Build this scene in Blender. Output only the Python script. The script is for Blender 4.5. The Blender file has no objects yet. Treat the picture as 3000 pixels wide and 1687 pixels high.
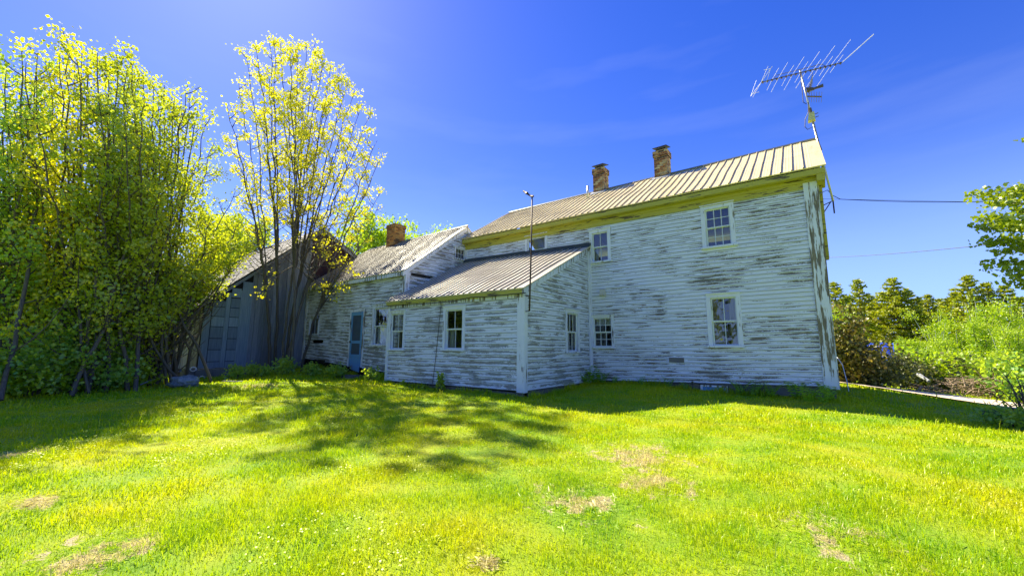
import bpy, math, random
import numpy as np
from mathutils import Vector, Matrix
random.seed(7); rng = np.random.default_rng(11)
sc = bpy.context.scene
COL = sc.collection
# ------------------------------------------------------------------ camera
CAM = np.array([5.929, -11.70, 1.223]); FOC = 1170.0
CR = np.array([0.78894494, 0.6144232, 0.0070712])
CU = np.array([0.08206732, -0.1167687, 0.98976261])
CF = np.array([-0.60895881, 0.78028789, 0.14254814])
cd = bpy.data.cameras.new('camera'); cam = bpy.data.objects.new('camera', cd); COL.objects.link(cam)
cd.sensor_width = 36; cd.lens = 36*FOC/3000; cd.clip_end = 2000; cd.clip_start = 0.05
cam.matrix_world = Matrix(((CR[0], CU[0], -CF[0], CAM[0]), (CR[1], CU[1], -CF[1], CAM[1]), (CR[2], CU[2], -CF[2], CAM[2]), (0, 0, 0, 1)))
sc.camera = cam
# ------------------------------------------------------------------ light
SUN = np.array([-0.69, 0.15, 0.71]); SUN /= np.linalg.norm(SUN)
ld = bpy.data.lights.new('sun', 'SUN'); ld.energy = 5.0; ld.angle = math.radians(0.5); ld.color = (1.0, 0.90, 0.66)
lo = bpy.data.objects.new('sun', ld); COL.objects.link(lo)
lo.rotation_euler = Vector(SUN).to_track_quat('Z', 'Y').to_euler()
w = bpy.data.worlds.new('World'); sc.world = w; w.use_nodes = True
nt = w.node_tree; bg = nt.nodes['Background']
def wn(t, **k):
    n = nt.nodes.new(t)
    for a, b in k.items(): setattr(n, a, b)
    return n
sky = wn('ShaderNodeTexSky', sky_type='NISHITA', sun_disc=False)
sky.sun_elevation = math.asin(SUN[2]); sky.sun_rotation = math.atan2(SUN[0], SUN[1])
sky.ozone_density = 2.2; sky.dust_density = 0.15; sky.air_density = 1.0
hs = wn('ShaderNodeHueSaturation'); hs.inputs['Hue'].default_value = 0.532; hs.inputs['Saturation'].default_value = 1.4
nt.links.new(sky.outputs[0], hs.inputs['Color'])
tc = wn('ShaderNodeTexCoord')
mp = wn('ShaderNodeMapping'); mp.inputs['Scale'].default_value = (1.0, 1.6, 7.0); mp.inputs['Rotation'].default_value = (0.25, 0.1, 0.5)
nz = wn('ShaderNodeTexNoise'); nz.inputs['Scale'].default_value = 1.6; nz.inputs['Detail'].default_value = 6
cr_ = wn('ShaderNodeValToRGB'); cr_.color_ramp.elements[0].position = 0.52; cr_.color_ramp.elements[1].position = 0.85
cr_.color_ramp.elements[1].color = (0.11, 0.11, 0.11, 1)
mx = wn('ShaderNodeMixRGB'); mx.inputs['Color2'].default_value = (4.2, 5.0, 6.2, 1)
# the air glow round the sun rolls off softly instead of clipping: c*k/(c+k)
KK = (2.6, 4.5, 13.0)
# paler air towards the horizon
sz = wn('ShaderNodeSeparateXYZ'); nt.links.new(tc.outputs['Generated'], sz.inputs[0])
m1 = wn('ShaderNodeMapRange'); m1.inputs['From Min'].default_value = 0.42; m1.inputs['From Max'].default_value = 0.0; m1.inputs['To Max'].default_value = 1.0; nt.links.new(sz.outputs['Z'], m1.inputs['Value'])
m2 = wn('ShaderNodeMath', operation='POWER'); m2.inputs[1].default_value = 1.8; nt.links.new(m1.outputs[0], m2.inputs[0])
m3 = wn('ShaderNodeMath', operation='MULTIPLY'); m3.inputs[1].default_value = 0.75; nt.links.new(m2.outputs[0], m3.inputs[0])
hz = wn('ShaderNodeMixRGB'); hz.inputs['Color2'].default_value = (4.2, 6.4, 10.5, 1); nt.links.new(m3.outputs[0], hz.inputs['Fac']); nt.links.new(mx.outputs[0], hz.inputs['Color1'])
va = wn('ShaderNodeVectorMath', operation='MULTIPLY'); va.inputs[1].default_value = KK
vb = wn('ShaderNodeVectorMath', operation='ADD'); vb.inputs[1].default_value = KK
cap = wn('ShaderNodeVectorMath', operation='DIVIDE'); nt.links.new(va.outputs[0], cap.inputs[0]); nt.links.new(vb.outputs[0], cap.inputs[1])
nt.links.new(tc.outputs['Generated'], mp.inputs[0]); nt.links.new(mp.outputs[0], nz.inputs['Vector'])
nt.links.new(nz.outputs[0], cr_.inputs[0]); nt.links.new(cr_.outputs[0], mx.inputs['Fac']); nt.links.new(hs.outputs[0], mx.inputs['Color1'])
nt.links.new(hz.outputs[0], va.inputs[0]); nt.links.new(hz.outputs[0], vb.inputs[0]); nt.links.new(cap.outputs[0], bg.inputs['Color']); bg.inputs['Strength'].default_value = 0.14
sc.view_settings.view_transform = 'Standard'; sc.view_settings.look = 'None'; sc.view_settings.gamma = 1
sc.view_settings.exposure = 1.12
sc.cycles.max_bounces = 7; sc.cycles.transparent_max_bounces = 12; sc.cycles.caustics_reflective = False; sc.cycles.caustics_refractive = False
sc.cycles.sample_clamp_indirect = 6
# ------------------------------------------------------------------ picture to place helpers (photograph pixels, 3000 wide)
def ray(px, py): return CF + CR*(px-1500)/FOC + CU*(843.5-py)/FOC
def onY(px, py, Y): d = ray(px, py); return CAM + d*(Y-CAM[1])/d[1]
def onX(px, py, X): d = ray(px, py); return CAM + d*(X-CAM[0])/d[0]
def onZ(px, py, Z): d = ray(px, py); return CAM + d*(Z-CAM[2])/d[2]
def onD(px, py, D): d = ray(px, py); return CAM + d*D/math.hypot(d[0], d[1])
def sstep(a, b, x):
    t = np.clip((x-a)/(b-a), 0, 1); return t*t*(3-2*t)
def ground_z(x, y):
    x = np.asarray(x, float); y = np.asarray(y, float)
    z = -0.04 - 0.06*sstep(-6, -12, y)
    z = z + 0.05*np.sin(x*0.45+1)*np.cos(y*0.5) + 0.025*np.sin(x*1.3+y*0.9)
    z = z - 0.34*sstep(5.5, 11, x)*sstep(-6, 6, y) - 0.15*sstep(2, 12, y)*sstep(4, 8, x)
    z = z + 0.14*sstep(-6, -13, x)*sstep(-9, -5, y)
    z = z + 0.09*sstep(-2.6, -.3, y)*(1-sstep(0.5, 2, y))*sstep(-1, 1, x)*(1-sstep(6.2, 8, x))
    return z
# ------------------------------------------------------------------ materials
class NT:
    def __init__(s, name):
        s.m = bpy.data.materials.new(name); s.m.use_nodes = True; s.t = s.m.node_tree; s.b = s.t.nodes['Principled BSDF']
        s.out = s.t.nodes['Material Output']
    def n(s, t, ins=None, **k):
        n = s.t.nodes.new(t)
        for a, b in k.items(): setattr(n, a, b)
        for a, b in (ins or {}).items(): s.set(n, a, b)
        return n
    def set(s, n, a, b):
        i = n.inputs[a]
        if isinstance(b, bpy.types.NodeSocket): s.t.links.new(b, i)
        elif isinstance(b, bpy.types.Node): s.t.links.new(b.outputs[0], i)
        else: i.default_value = b
    def math(s, op, a, b=0.0, c=None):
        n = s.n('ShaderNodeMath', operation=op); s.set(n, 0, a); s.set(n, 1, b)
        if c is not None: s.set(n, 2, c)
        return n.outputs[0]
    def ramp(s, f, stops):
        n = s.n('ShaderNodeValToRGB', {'Fac': f}); e = n.color_ramp.elements
        while len(e) < len(stops): e.new(0.5)
        for i, (p, c) in enumerate(stops): e[i].position = p; e[i].color = (c if len(c) == 4 else (*c, 1)) if not isinstance(c, float) else (c, c, c, 1)
        return n.outputs[0]
    def noise(s, v, scale, detail=5, rough=0.6, sc3=None):
        if sc3 is not None: v = s.n('ShaderNodeMapping', {'Vector': v, 'Scale': sc3}).outputs[0]
        n = s.n('ShaderNodeTexNoise', {'Vector': v, 'Scale': scale, 'Detail': detail, 'Roughness': rough}); return n.outputs[0]
    def mix(s, f, a, b, mode='MIX'):
        n = s.n('ShaderNodeMixRGB', blend_type=mode); s.set(n, 0, f)
        for i, c in ((1, a), (2, b)):
            s.set(n, i, (*c, 1) if isinstance(c, tuple) and len(c) == 3 else c)
        return n.outputs[0]
    def bump(s, h, st=0.3, d=0.02):
        n = s.n('ShaderNodeBump', {'Height': h, 'Strength': st, 'Distance': d}); s.set(s.b, 'Normal', n.outputs[0])
    def fin(s, col, rough=0.7, **k):
        s.set(s.b, 'Base Color', (*col, 1) if isinstance(col, tuple) and len(col) == 3 else col); s.set(s.b, 'Roughness', rough)
        for a, b in k.items(): s.set(s.b, a.replace('_', ' '), b)
        return s.m
def obj_co(s): return s.n('ShaderNodeTexCoord').outputs['Object']
def uv_co(s): return s.n('ShaderNodeTexCoord').outputs['UV']

WHITE = (0.79, 0.85, 0.94)
def peel(name, wear, wood=((0.10, 0.10, 0.085), (0.24, 0.23, 0.19)), paint=WHITE, brown=0.3):
    s = NT(name); uv = uv_co(s); sep = s.n('ShaderNodeSeparateXYZ', {'Vector': uv})
    u, v = sep.outputs[0], sep.outputs[1]
    row = s.math('FLOOR', v); fr = s.math('FRACT', v)
    wn_ = s.n('ShaderNodeTexWhiteNoise', noise_dimensions='1D'); s.set(wn_, 'W', row)
    off = s.math('MULTIPLY', wn_.outputs['Value'], 37.0)
    cu = s.math('ADD', u, off)
    co = s.n('ShaderNodeCombineXYZ', {'X': cu, 'Y': s.math('MULTIPLY', v, 0.9)}).outputs[0]
    co2 = s.n('ShaderNodeCombineXYZ', {'X': u, 'Y': s.math('MULTIPLY', v, 0.14)}).outputs[0]
    n1 = s.noise(co, 1.0, 9, 0.68, (1.5, 2.3, 1))
    n2 = s.noise(co2, 0.9, 4, 0.6)
    n3 = s.noise(co, 1.0, 4, 0.8, (26, 7, 1))
    low = s.math('MULTIPLY', s.math('SUBTRACT', 0.5, s.math('ABSOLUTE', s.math('SUBTRACT', fr, 0.60))), 0.40)
    t = s.math('ADD', s.math('ADD', n1, low), s.math('MULTIPLY', s.math('SUBTRACT', n2, 0.5), 0.60))
    t = s.math('ADD', t, s.math('MULTIPLY', s.math('SUBTRACT', 1.0, s.math('MINIMUM', s.math('DIVIDE', v, 12.0), 1.0)), 0.045))
    t = s.math('ADD', t, s.math('MULTIPLY', s.math('SUBTRACT', n3, 0.5), 0.34))
    th = 0.825 - wear
    f = s.ramp(s.math('SUBTRACT', t, th-0.5), [(0.492, 0.0), (0.508, 1.0)])
    wg = s.noise(co, 1.0, 5, 0.7, (4, 30, 1))
    wc = s.ramp(wg, [(0.3, wood[0]), (0.7, wood[1])])
    wc = s.mix(s.math('MULTIPLY', s.ramp(s.noise(co2, 2.3, 3), [(0.45, 0.0), (0.7, 1.0)]), brown), wc, (0.25, 0.15, 0.05))
    pc = s.mix(s.ramp(s.noise(co, 1.0, 6, 0.7, (3, 5, 1)), [(0.35, 0.0), (0.75, 1.0)]), paint, tuple(c*0.78 for c in paint))
    pc = s.mix(s.ramp(n3, [(0.60, 0.0), (0.70, 0.55)]), pc, (0.30, 0.33, 0.30))
    edge = s.ramp(fr, [(0.04, 0.8), (0.13, 0.0)])  # dark line at each board's lower edge: grime plus painted lap shadow
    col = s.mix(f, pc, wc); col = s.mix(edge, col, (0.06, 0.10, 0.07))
    s.bump(s.math('SUBTRACT', s.math('MULTIPLY', wg, 0.3), f), 0.5, 0.006)
    return s.fin(col, 0.62)
M = {}
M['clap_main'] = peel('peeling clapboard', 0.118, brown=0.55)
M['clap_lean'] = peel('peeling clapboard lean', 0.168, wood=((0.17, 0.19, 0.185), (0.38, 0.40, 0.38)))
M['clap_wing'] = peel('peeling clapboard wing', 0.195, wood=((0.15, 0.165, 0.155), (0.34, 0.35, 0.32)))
def trimmat(name, wear=0.1, paint=WHITE):
    s = NT(name); o = obj_co(s)
    n1 = s.noise(o, 1.0, 9, 0.72, (16, 16, 1.3)); n2 = s.noise(o, 0.8, 3)
    f = s.ramp(s.math('ADD', n1, s.math('MULTIPLY', s.math('SUBTRACT', n2, 0.5), 0.5)), [(0.60-wear, 0.0), (0.63-wear, 1.0)])
    wc = s.ramp(s.noise(o, 1.0, 5, 0.7, (30, 30, 3)), [(0.3, (0.10, 0.09, 0.06)), (0.7, (0.25, 0.22, 0.15))])
    pc = s.mix(s.noise(o, 3.0, 5), paint, tuple(c*0.8 for c in paint))
    s.bump(f, 0.4, -0.005)
    return s.fin(s.mix(f, pc, wc), 0.6)
M['trim'] = trimmat('worn white trim', 0.0)
M['trim_worn'] = trimmat('flaking white trim', 0.085)
M['sash'] = trimmat('window sash paint', -0.06, (0.74, 0.82, 0.84))
def soffit():
    s = NT('eave paint with lawn bounce'); o = obj_co(s)
    n1 = s.noise(o, 1.0, 8, 0.7, (1.3, 9, 9)); f = s.ramp(n1, [(0.575, 0.0), (0.60, 1.0)])
    pc = s.mix(s.noise(o, 2, 5), (0.52, 0.47, 0.06), (0.40, 0.37, 0.05))  # yellow light bounced off the lawn is put into the white paint colour
    return s.fin(s.mix(f, pc, (0.10, 0.08, 0.03)), 0.6)
M['soffit'] = soffit()
def roofmat(name, c1, c2, rib_shade=.6):
    s = NT(name); o = obj_co(s)
    n = s.noise(o, 1.2, 6, 0.65); n2 = s.noise(o, 1.0, 5, 0.7, (9, 1.0, 1.0))
    c = s.mix(s.ramp(n, [(0.35, 0.0), (0.7, 1.0)]), c1, c2)
    c = s.mix(s.ramp(n2, [(0.50, 0.0), (0.72, 0.5)]), c, (0.42, 0.32, 0.16))
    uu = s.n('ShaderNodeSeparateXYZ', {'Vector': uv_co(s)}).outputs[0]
    c = s.mix(s.ramp(uu, [(0.0, 0.0), (0.09, 0.0), (0.11, rib_shade), (0.16, rib_shade), (0.19, 0.0)]), c, (0.10, 0.085, 0.045))  # rib shadow painted into the colour as a dark line beside each rib
    vv = s.n('ShaderNodeSeparateXYZ', {'Vector': uv_co(s)}).outputs[1]
    c = s.mix(s.ramp(s.math('ABSOLUTE', s.math('SUBTRACT', vv, 2.35)), [(0.010, 0.6), (0.022, 0.0)]), c, (0.15, 0.11, 0.06))
    return s.fin(c, 0.45)
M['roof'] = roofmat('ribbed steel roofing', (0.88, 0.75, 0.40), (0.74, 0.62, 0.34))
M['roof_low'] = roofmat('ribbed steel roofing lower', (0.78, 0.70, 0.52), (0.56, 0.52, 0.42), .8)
def simple(name, c, rough=0.6, metal=0.0, var=0.2, scale=6.0):
    s = NT(name); o = obj_co(s)
    return s.fin(s.mix(s.noise(o, scale, 5), tuple(min(1, x*(1+var)) for x in c), tuple(x*(1-var) for x in c)), rough, Metallic=metal)
M['flash'] = simple('dark flashing', (0.045, 0.07, 0.075), 0.35, 0.3)
M['ridge'] = simple('ridge cap', (0.20, 0.21, 0.20), 0.4, 0.4)
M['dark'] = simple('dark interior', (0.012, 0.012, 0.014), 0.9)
M['interior'] = simple('interior plaster', (0.05, 0.045, 0.04), 0.9)
M['stone'] = simple('foundation stone', (0.16, 0.16, 0.155), 0.9, 0, 0.5, 4)
M['iron'] = simple('rusty iron pipe', (0.055, 0.035, 0.025), 0.6, 0.3)
M['alu'] = simple('aged aluminium', (0.62, 0.60, 0.52), 0.35, 0.6)
M['alu_thin'] = simple('bright antenna rod', (0.80, 0.82, 0.86), 0.5, 0.0, 0.05)
M['boom'] = simple('antenna boom', (0.16, 0.12, 0.07), 0.5, 0.4)
M['plastic'] = simple('yellowed plastic', (0.62, 0.60, 0.22), 0.4)
M['cable'] = simple('black cable', (0.02, 0.02, 0.03), 0.5)
M['curtain'] = simple('pale curtain', (0.34, 0.31, 0.22), 0.9, 0, 0.15, 9)
M['curtain_white'] = simple('white curtain', (0.72, 0.76, 0.80), 0.9, 0, 0.1, 9)
M['purple'] = simple('dark blue shade cloth', (0.022, 0.020, 0.085), 0.8)
M['tarp'] = simple('blue tarpaulin', (0.03, 0.09, 0.62), 0.45)
M['pvc'] = simple('white pipe', (0.78, 0.80, 0.80), 0.4)
M['flue'] = simple('galvanised vent', (0.62, 0.62, 0.55), 0.4, 0.4)
def screenmat():
    s = NT('weathered blue paint'); o = obj_co(s)
    f = s.ramp(s.noise(o, 1.0, 7, 0.7, (9, 9, 2.5)), [(0.56, 0.0), (0.62, 1.0)])
    return s.fin(s.mix(f, (0.12, 0.32, 0.58), (0.18, 0.20, 0.22)), 0.6)
M['blue_door'] = screenmat()
M['mesh'] = simple('dusty insect screen', (0.055, 0.085, 0.12), 0.8, 0, 0.35, 3)
def glassmat():
    s = NT('old window glass')
    tr = s.n('ShaderNodeBsdfTransparent', {'Color': (0.82, 0.88, 0.86, 1)})
    o = obj_co(s); b = s.n('ShaderNodeBump', {'Height': s.noise(o, 2.2, 2), 'Strength': 0.35, 'Distance': 0.02})
    gl = s.n('ShaderNodeBsdfGlossy', {'Roughness': 0.02, 'Color': (0.95, 0.97, 1, 1), 'Normal': b.outputs[0]})
    lw = s.n('ShaderNodeFresnel', {'IOR': 1.6, 'Normal': b.outputs[0]})
    f = s.math('MULTIPLY_ADD', lw.outputs[0], 1.3, 0.05)
    mx = s.n('ShaderNodeMixShader', {0: f}); s.t.links.new(tr.outputs[0], mx.inputs[1]); s.t.links.new(gl.outputs[0], mx.inputs[2])
    s.t.links.new(mx.outputs[0], s.out.inputs[0]); return s.m
M['glass'] = glassmat()
def brickmat(name, a, b, mortar, dark):
    s = NT(name); uv = uv_co(s)
    br = s.n('ShaderNodeTexBrick', {'Vector': uv, 'Scale': 1.0, 'Mortar Size': 0.008, 'Color1': (0, 0, 0, 1), 'Color2': (1, 1, 1, 1), 'Mortar': (0.5, 0.5, 0.5, 1), 'Brick Width': 0.21, 'Row Height': 0.075, 'Bias': 0.0})
    c = s.ramp(br.outputs['Color'], [(0.1, dark), (0.38, b), (0.6, a), (0.85, mortar)])
    c = s.mix(br.outputs['Fac'], c, tuple(0.6*x for x in mortar))
    c = s.mix(s.ramp(s.noise(obj_co(s), 5, 5), [(0.45, 0.0), (0.7, 0.5)]), c, dark)
    s.bump(br.outputs['Fac'], 0.6, -0.01)
    return s.fin(c, 0.85)
M['brick'] = brickmat('mottled chimney brick', (0.42, 0.22, 0.06), (0.28, 0.11, 0.03), (0.50, 0.42, 0.22), (0.07, 0.035, 0.02))
M['brick_old'] = brickmat('orange chimney brick', (0.50, 0.24, 0.04), (0.38, 0.15, 0.025), (0.42, 0.25, 0.07), (0.10, 0.05, 0.015))
def boardmat(name, c0, c1, tint=None):
    s = NT(name); o = obj_co(s)
    isl = s.n('ShaderNodeNewGeometry').outputs['Random Per Island']
    g = s.noise(o, 1.0, 7, 0.7, (28, 28, 1.5))
    c = s.ramp(g, [(0.3, c0), (0.7, c1)])
    c = s.mix(s.math('MULTIPLY', isl, 0.6), c, tuple(x*0.45 for x in c0), 'MIX')
    if tint: c = s.mix(s.ramp(s.noise(o, 0.7, 4), [(0.4, 0.0), (0.65, 0.7)]), c, tint)
    s.bump(g, 0.4, 0.01)
    return s.fin(c, 0.8)
M['barn'] = boardmat('weathered barn boards', (0.13, 0.16, 0.21), (0.36, 0.40, 0.47))
M['barn_door'] = boardmat('weathered door planks', (0.14, 0.21, 0.29), (0.32, 0.43, 0.54))
M['barn_brown'] = boardmat('brown shed boards', (0.11, 0.10, 0.10), (0.28, 0.24, 0.23), (0.16, 0.18, 0.13))
M['barn_red'] = boardmat('dark red gable boards', (0.030, 0.010, 0.018), (0.07, 0.022, 0.035))
M['shingle'] = boardmat('silvered wood shingles', (0.26, 0.24, 0.24), (0.58, 0.55, 0.54))
M['bark'] = boardmat('tree bark', (0.07, 0.060, 0.048), (0.20, 0.17, 0.13))
M['birch'] = boardmat('birch bark', (0.35, 0.36, 0.36), (0.7, 0.72, 0.72))
def rockmat():
    s = NT('lichened boulder'); o = obj_co(s); n = s.noise(o, 5, 8, 0.7)
    s.bump(n, 1.0, 0.09)
    return s.fin(s.ramp(n, [(0.3, (0.07, 0.09, 0.10)), (0.5, (0.20, 0.24, 0.25)), (0.66, (0.42, 0.46, 0.45))]), 0.9)
M['rock'] = rockmat()
def leafmat(name, a, b, trans=0.5, tcol=None, scale=0.6):
    s = NT(name); isl = s.n('ShaderNodeNewGeometry').outputs['Random Per Island']
    o = obj_co(s); n = s.noise(o, scale, 3)
    c = s.mix(s.math('ADD', s.math('MULTIPLY', isl, 0.6), s.math('MULTIPLY_ADD', n, 1.6, -0.6)), a, b)
    tc_ = s.mix(0.5, c, tcol) if tcol else c
    df = s.n('ShaderNodeBsdfDiffuse', {'Color': c}); tr = s.n('ShaderNodeBsdfTranslucent', {'Color': tc_})
    gl = s.n('ShaderNodeBsdfGlossy', {'Roughness': 0.45, 'Color': (1, 1, 1, 1)})
    m1 = s.n('ShaderNodeMixShader', {0: trans}); s.t.links.new(df.outputs[0], m1.inputs[1]); s.t.links.new(tr.outputs[0], m1.inputs[2])
    m2 = s.n('ShaderNodeMixShader', {0: 0.05}); s.t.links.new(m1.outputs[0], m2.inputs[1]); s.t.links.new(gl.outputs[0], m2.inputs[2])
    s.t.links.new(m2.outputs[0], s.out.inputs[0]); return s.m
M['leaf_spring'] = leafmat('spring maple leaves', (0.55, 0.56, 0.006), (0.80, 0.76, 0.01), 0.62, (0.97, 0.92, 0.01))
M['leaf_dark'] = leafmat('dark maple leaves', (0.16, 0.38, 0.03), (0.56, 0.60, 0.008), 0.6, (0.92, 0.92, 0.008))
M['leaf_mid'] = leafmat('green maple leaves', (0.12, 0.44, 0.09), (0.46, 0.60, 0.015), 0.58, (0.86, 0.92, 0.01))
M['leaf_lime'] = leafmat('lime foliage', (0.24, 0.44, 0.006), (0.60, 0.70, 0.006), 0.55, (0.55, 0.75, 0.01))
M['leaf_right'] = leafmat('bright maple leaves', (0.17, 0.29, 0.004), (0.34, 0.44, 0.005), 0.45, (0.50, 0.58, 0.005))
M['leaf_pine'] = leafmat('pine needles', (0.24, 0.34, 0.005), (0.60, 0.60, 0.006), 0.45)
M['leaf_red'] = leafmat('red tinged foliage', (0.07, 0.13, 0.012), (0.44, 0.31, 0.03), 0.4)
M['leaf_shrub'] = leafmat('shrub foliage', (0.05, 0.09, 0.012), (0.30, 0.30, 0.05), 0.3)
M['fern'] = leafmat('fern fronds', (0.12, 0.36, 0.03), (0.36, 0.60, 0.03), 0.45, (0.6, 0.8, 0.02))
M['straw'] = leafmat('dry stalks', (0.42, 0.34, 0.16), (0.60, 0.52, 0.30), 0.3)
SPOTS = [(onZ(1870, 1340, -0.08), 0.8), (onZ(1930, 1420, -0.08), 0.5), (onZ(260, 1650, -0.1), 0.42), (onZ(110, 1490, -0.1), 0.25), (onZ(1420, 1660, -0.1), 0.12), (onZ(30, 1340, -0.1), 0.5), (onZ(2450, 1600, -0.1), 0.45), (onZ(1700, 1480, -0.1), 0.5), (onZ(760, 1130, 0), 0.8)]
def grass_color(s, strength=1.0):
    o = s.n('ShaderNodeNewGeometry').outputs['Position']
    n1 = s.noise(o, 0.55, 4, 0.6); n2 = s.noise(o, 2.6, 4, 0.65)
    t = s.math('ADD', s.math('MULTIPLY', n1, 0.65), s.math('MULTIPLY', n2, 0.35))
    c = s.ramp(t, [(0.36, (0.15, 0.42, 0.008)), (0.44, (0.34, 0.56, 0.004)), (0.52, (0.60, 0.68, 0.003)), (0.64, (0.84, 0.72, 0.01))])
    dry = None
    for p, r in SPOTS:
        d = s.n('ShaderNodeVectorMath', operation='DISTANCE'); s.set(d, 0, o); s.set(d, 1, (float(p[0]), float(p[1]), float(p[2])))
        k = s.math('SUBTRACT', 1.0, s.math('DIVIDE', d.outputs['Value'], r*0.95))
        dry = k if dry is None else s.math('MAXIMUM', dry, k)
    n3 = s.noise(o, 7, 5, 0.7)
    n4 = s.noise(o, 2.2, 3, 0.6)
    k = s.math('ADD', s.math('MULTIPLY', s.math('MAXIMUM', dry, -0.6), 0.55), s.math('ADD', s.math('MULTIPLY_ADD', n3, 3.0, -1.5), s.math('MULTIPLY_ADD', n4, 1.2, -0.6)))
    return c, s.ramp(k, [(0.30, 0.0), (0.46, 0.9)]), o
def groundmat():
    s = NT('lawn'); c, dry, o = grass_color(s)
    n = s.noise(o, 60, 4, 0.8)
    c = s.mix(0.55, c, s.mix(n, (0.10, 0.22, 0.003), (0.45, 0.58, 0.004)))
    c = s.mix(1.0, c, (0.76, 0.80, 0.8), 'MULTIPLY')
    c = s.mix(dry, c, s.mix(n, (0.30, 0.22, 0.12), (0.70, 0.60, 0.40)))
    s.bump(n, 0.6, 0.03)
    return s.fin(c, 0.9)
M['ground'] = groundmat()
def blademat():
    s = NT('grass blades'); c, dry, o = grass_color(s)
    isl = s.n('ShaderNodeNewGeometry').outputs['Random Per Island']
    v = s.ramp(isl, [(0.0, (0.04, 0.26, 0.01)), (0.45, (0.30, 0.58, 0.004)), (0.93, (0.62, 0.74, 0.002)), (0.965, (0.88, 0.76, 0.10)), (1.0, (0.90, 0.84, 0.40))])
    c = s.mix(0.42, c, v); c = s.mix(dry, c, (0.72, 0.62, 0.34))
    df = s.n('ShaderNodeBsdfDiffuse', {'Color': c}); tr = s.n('ShaderNodeBsdfTranslucent', {'Color': s.mix(0.35, c, (0.78, 0.80, 0.0))})
    gl = s.n('ShaderNodeBsdfGlossy', {'Roughness': 0.35, 'Color': (1, 1, 0.8, 1)})
    m1 = s.n('ShaderNodeMixShader', {0: 0.5}); s.t.links.new(df.outputs[0], m1.inputs[1]); s.t.links.new(tr.outputs[0], m1.inputs[2])
    m2 = s.n('ShaderNodeMixShader', {0: 0.025}); s.t.links.new(m1.outputs[0], m2.inputs[1]); s.t.links.new(gl.outputs[0], m2.inputs[2])
    s.t.links.new(m2.outputs[0], s.out.inputs[0]); return s.m
M['blade'] = blademat()
M['path'] = simple('pale sandy track', (0.80, 0.66, 0.46), 0.95, 0, 0.2, 3)
M['road_dirt'] = simple('dry brush', (0.30, 0.22, 0.14), 0.9, 0, 0.4, 3)

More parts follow.
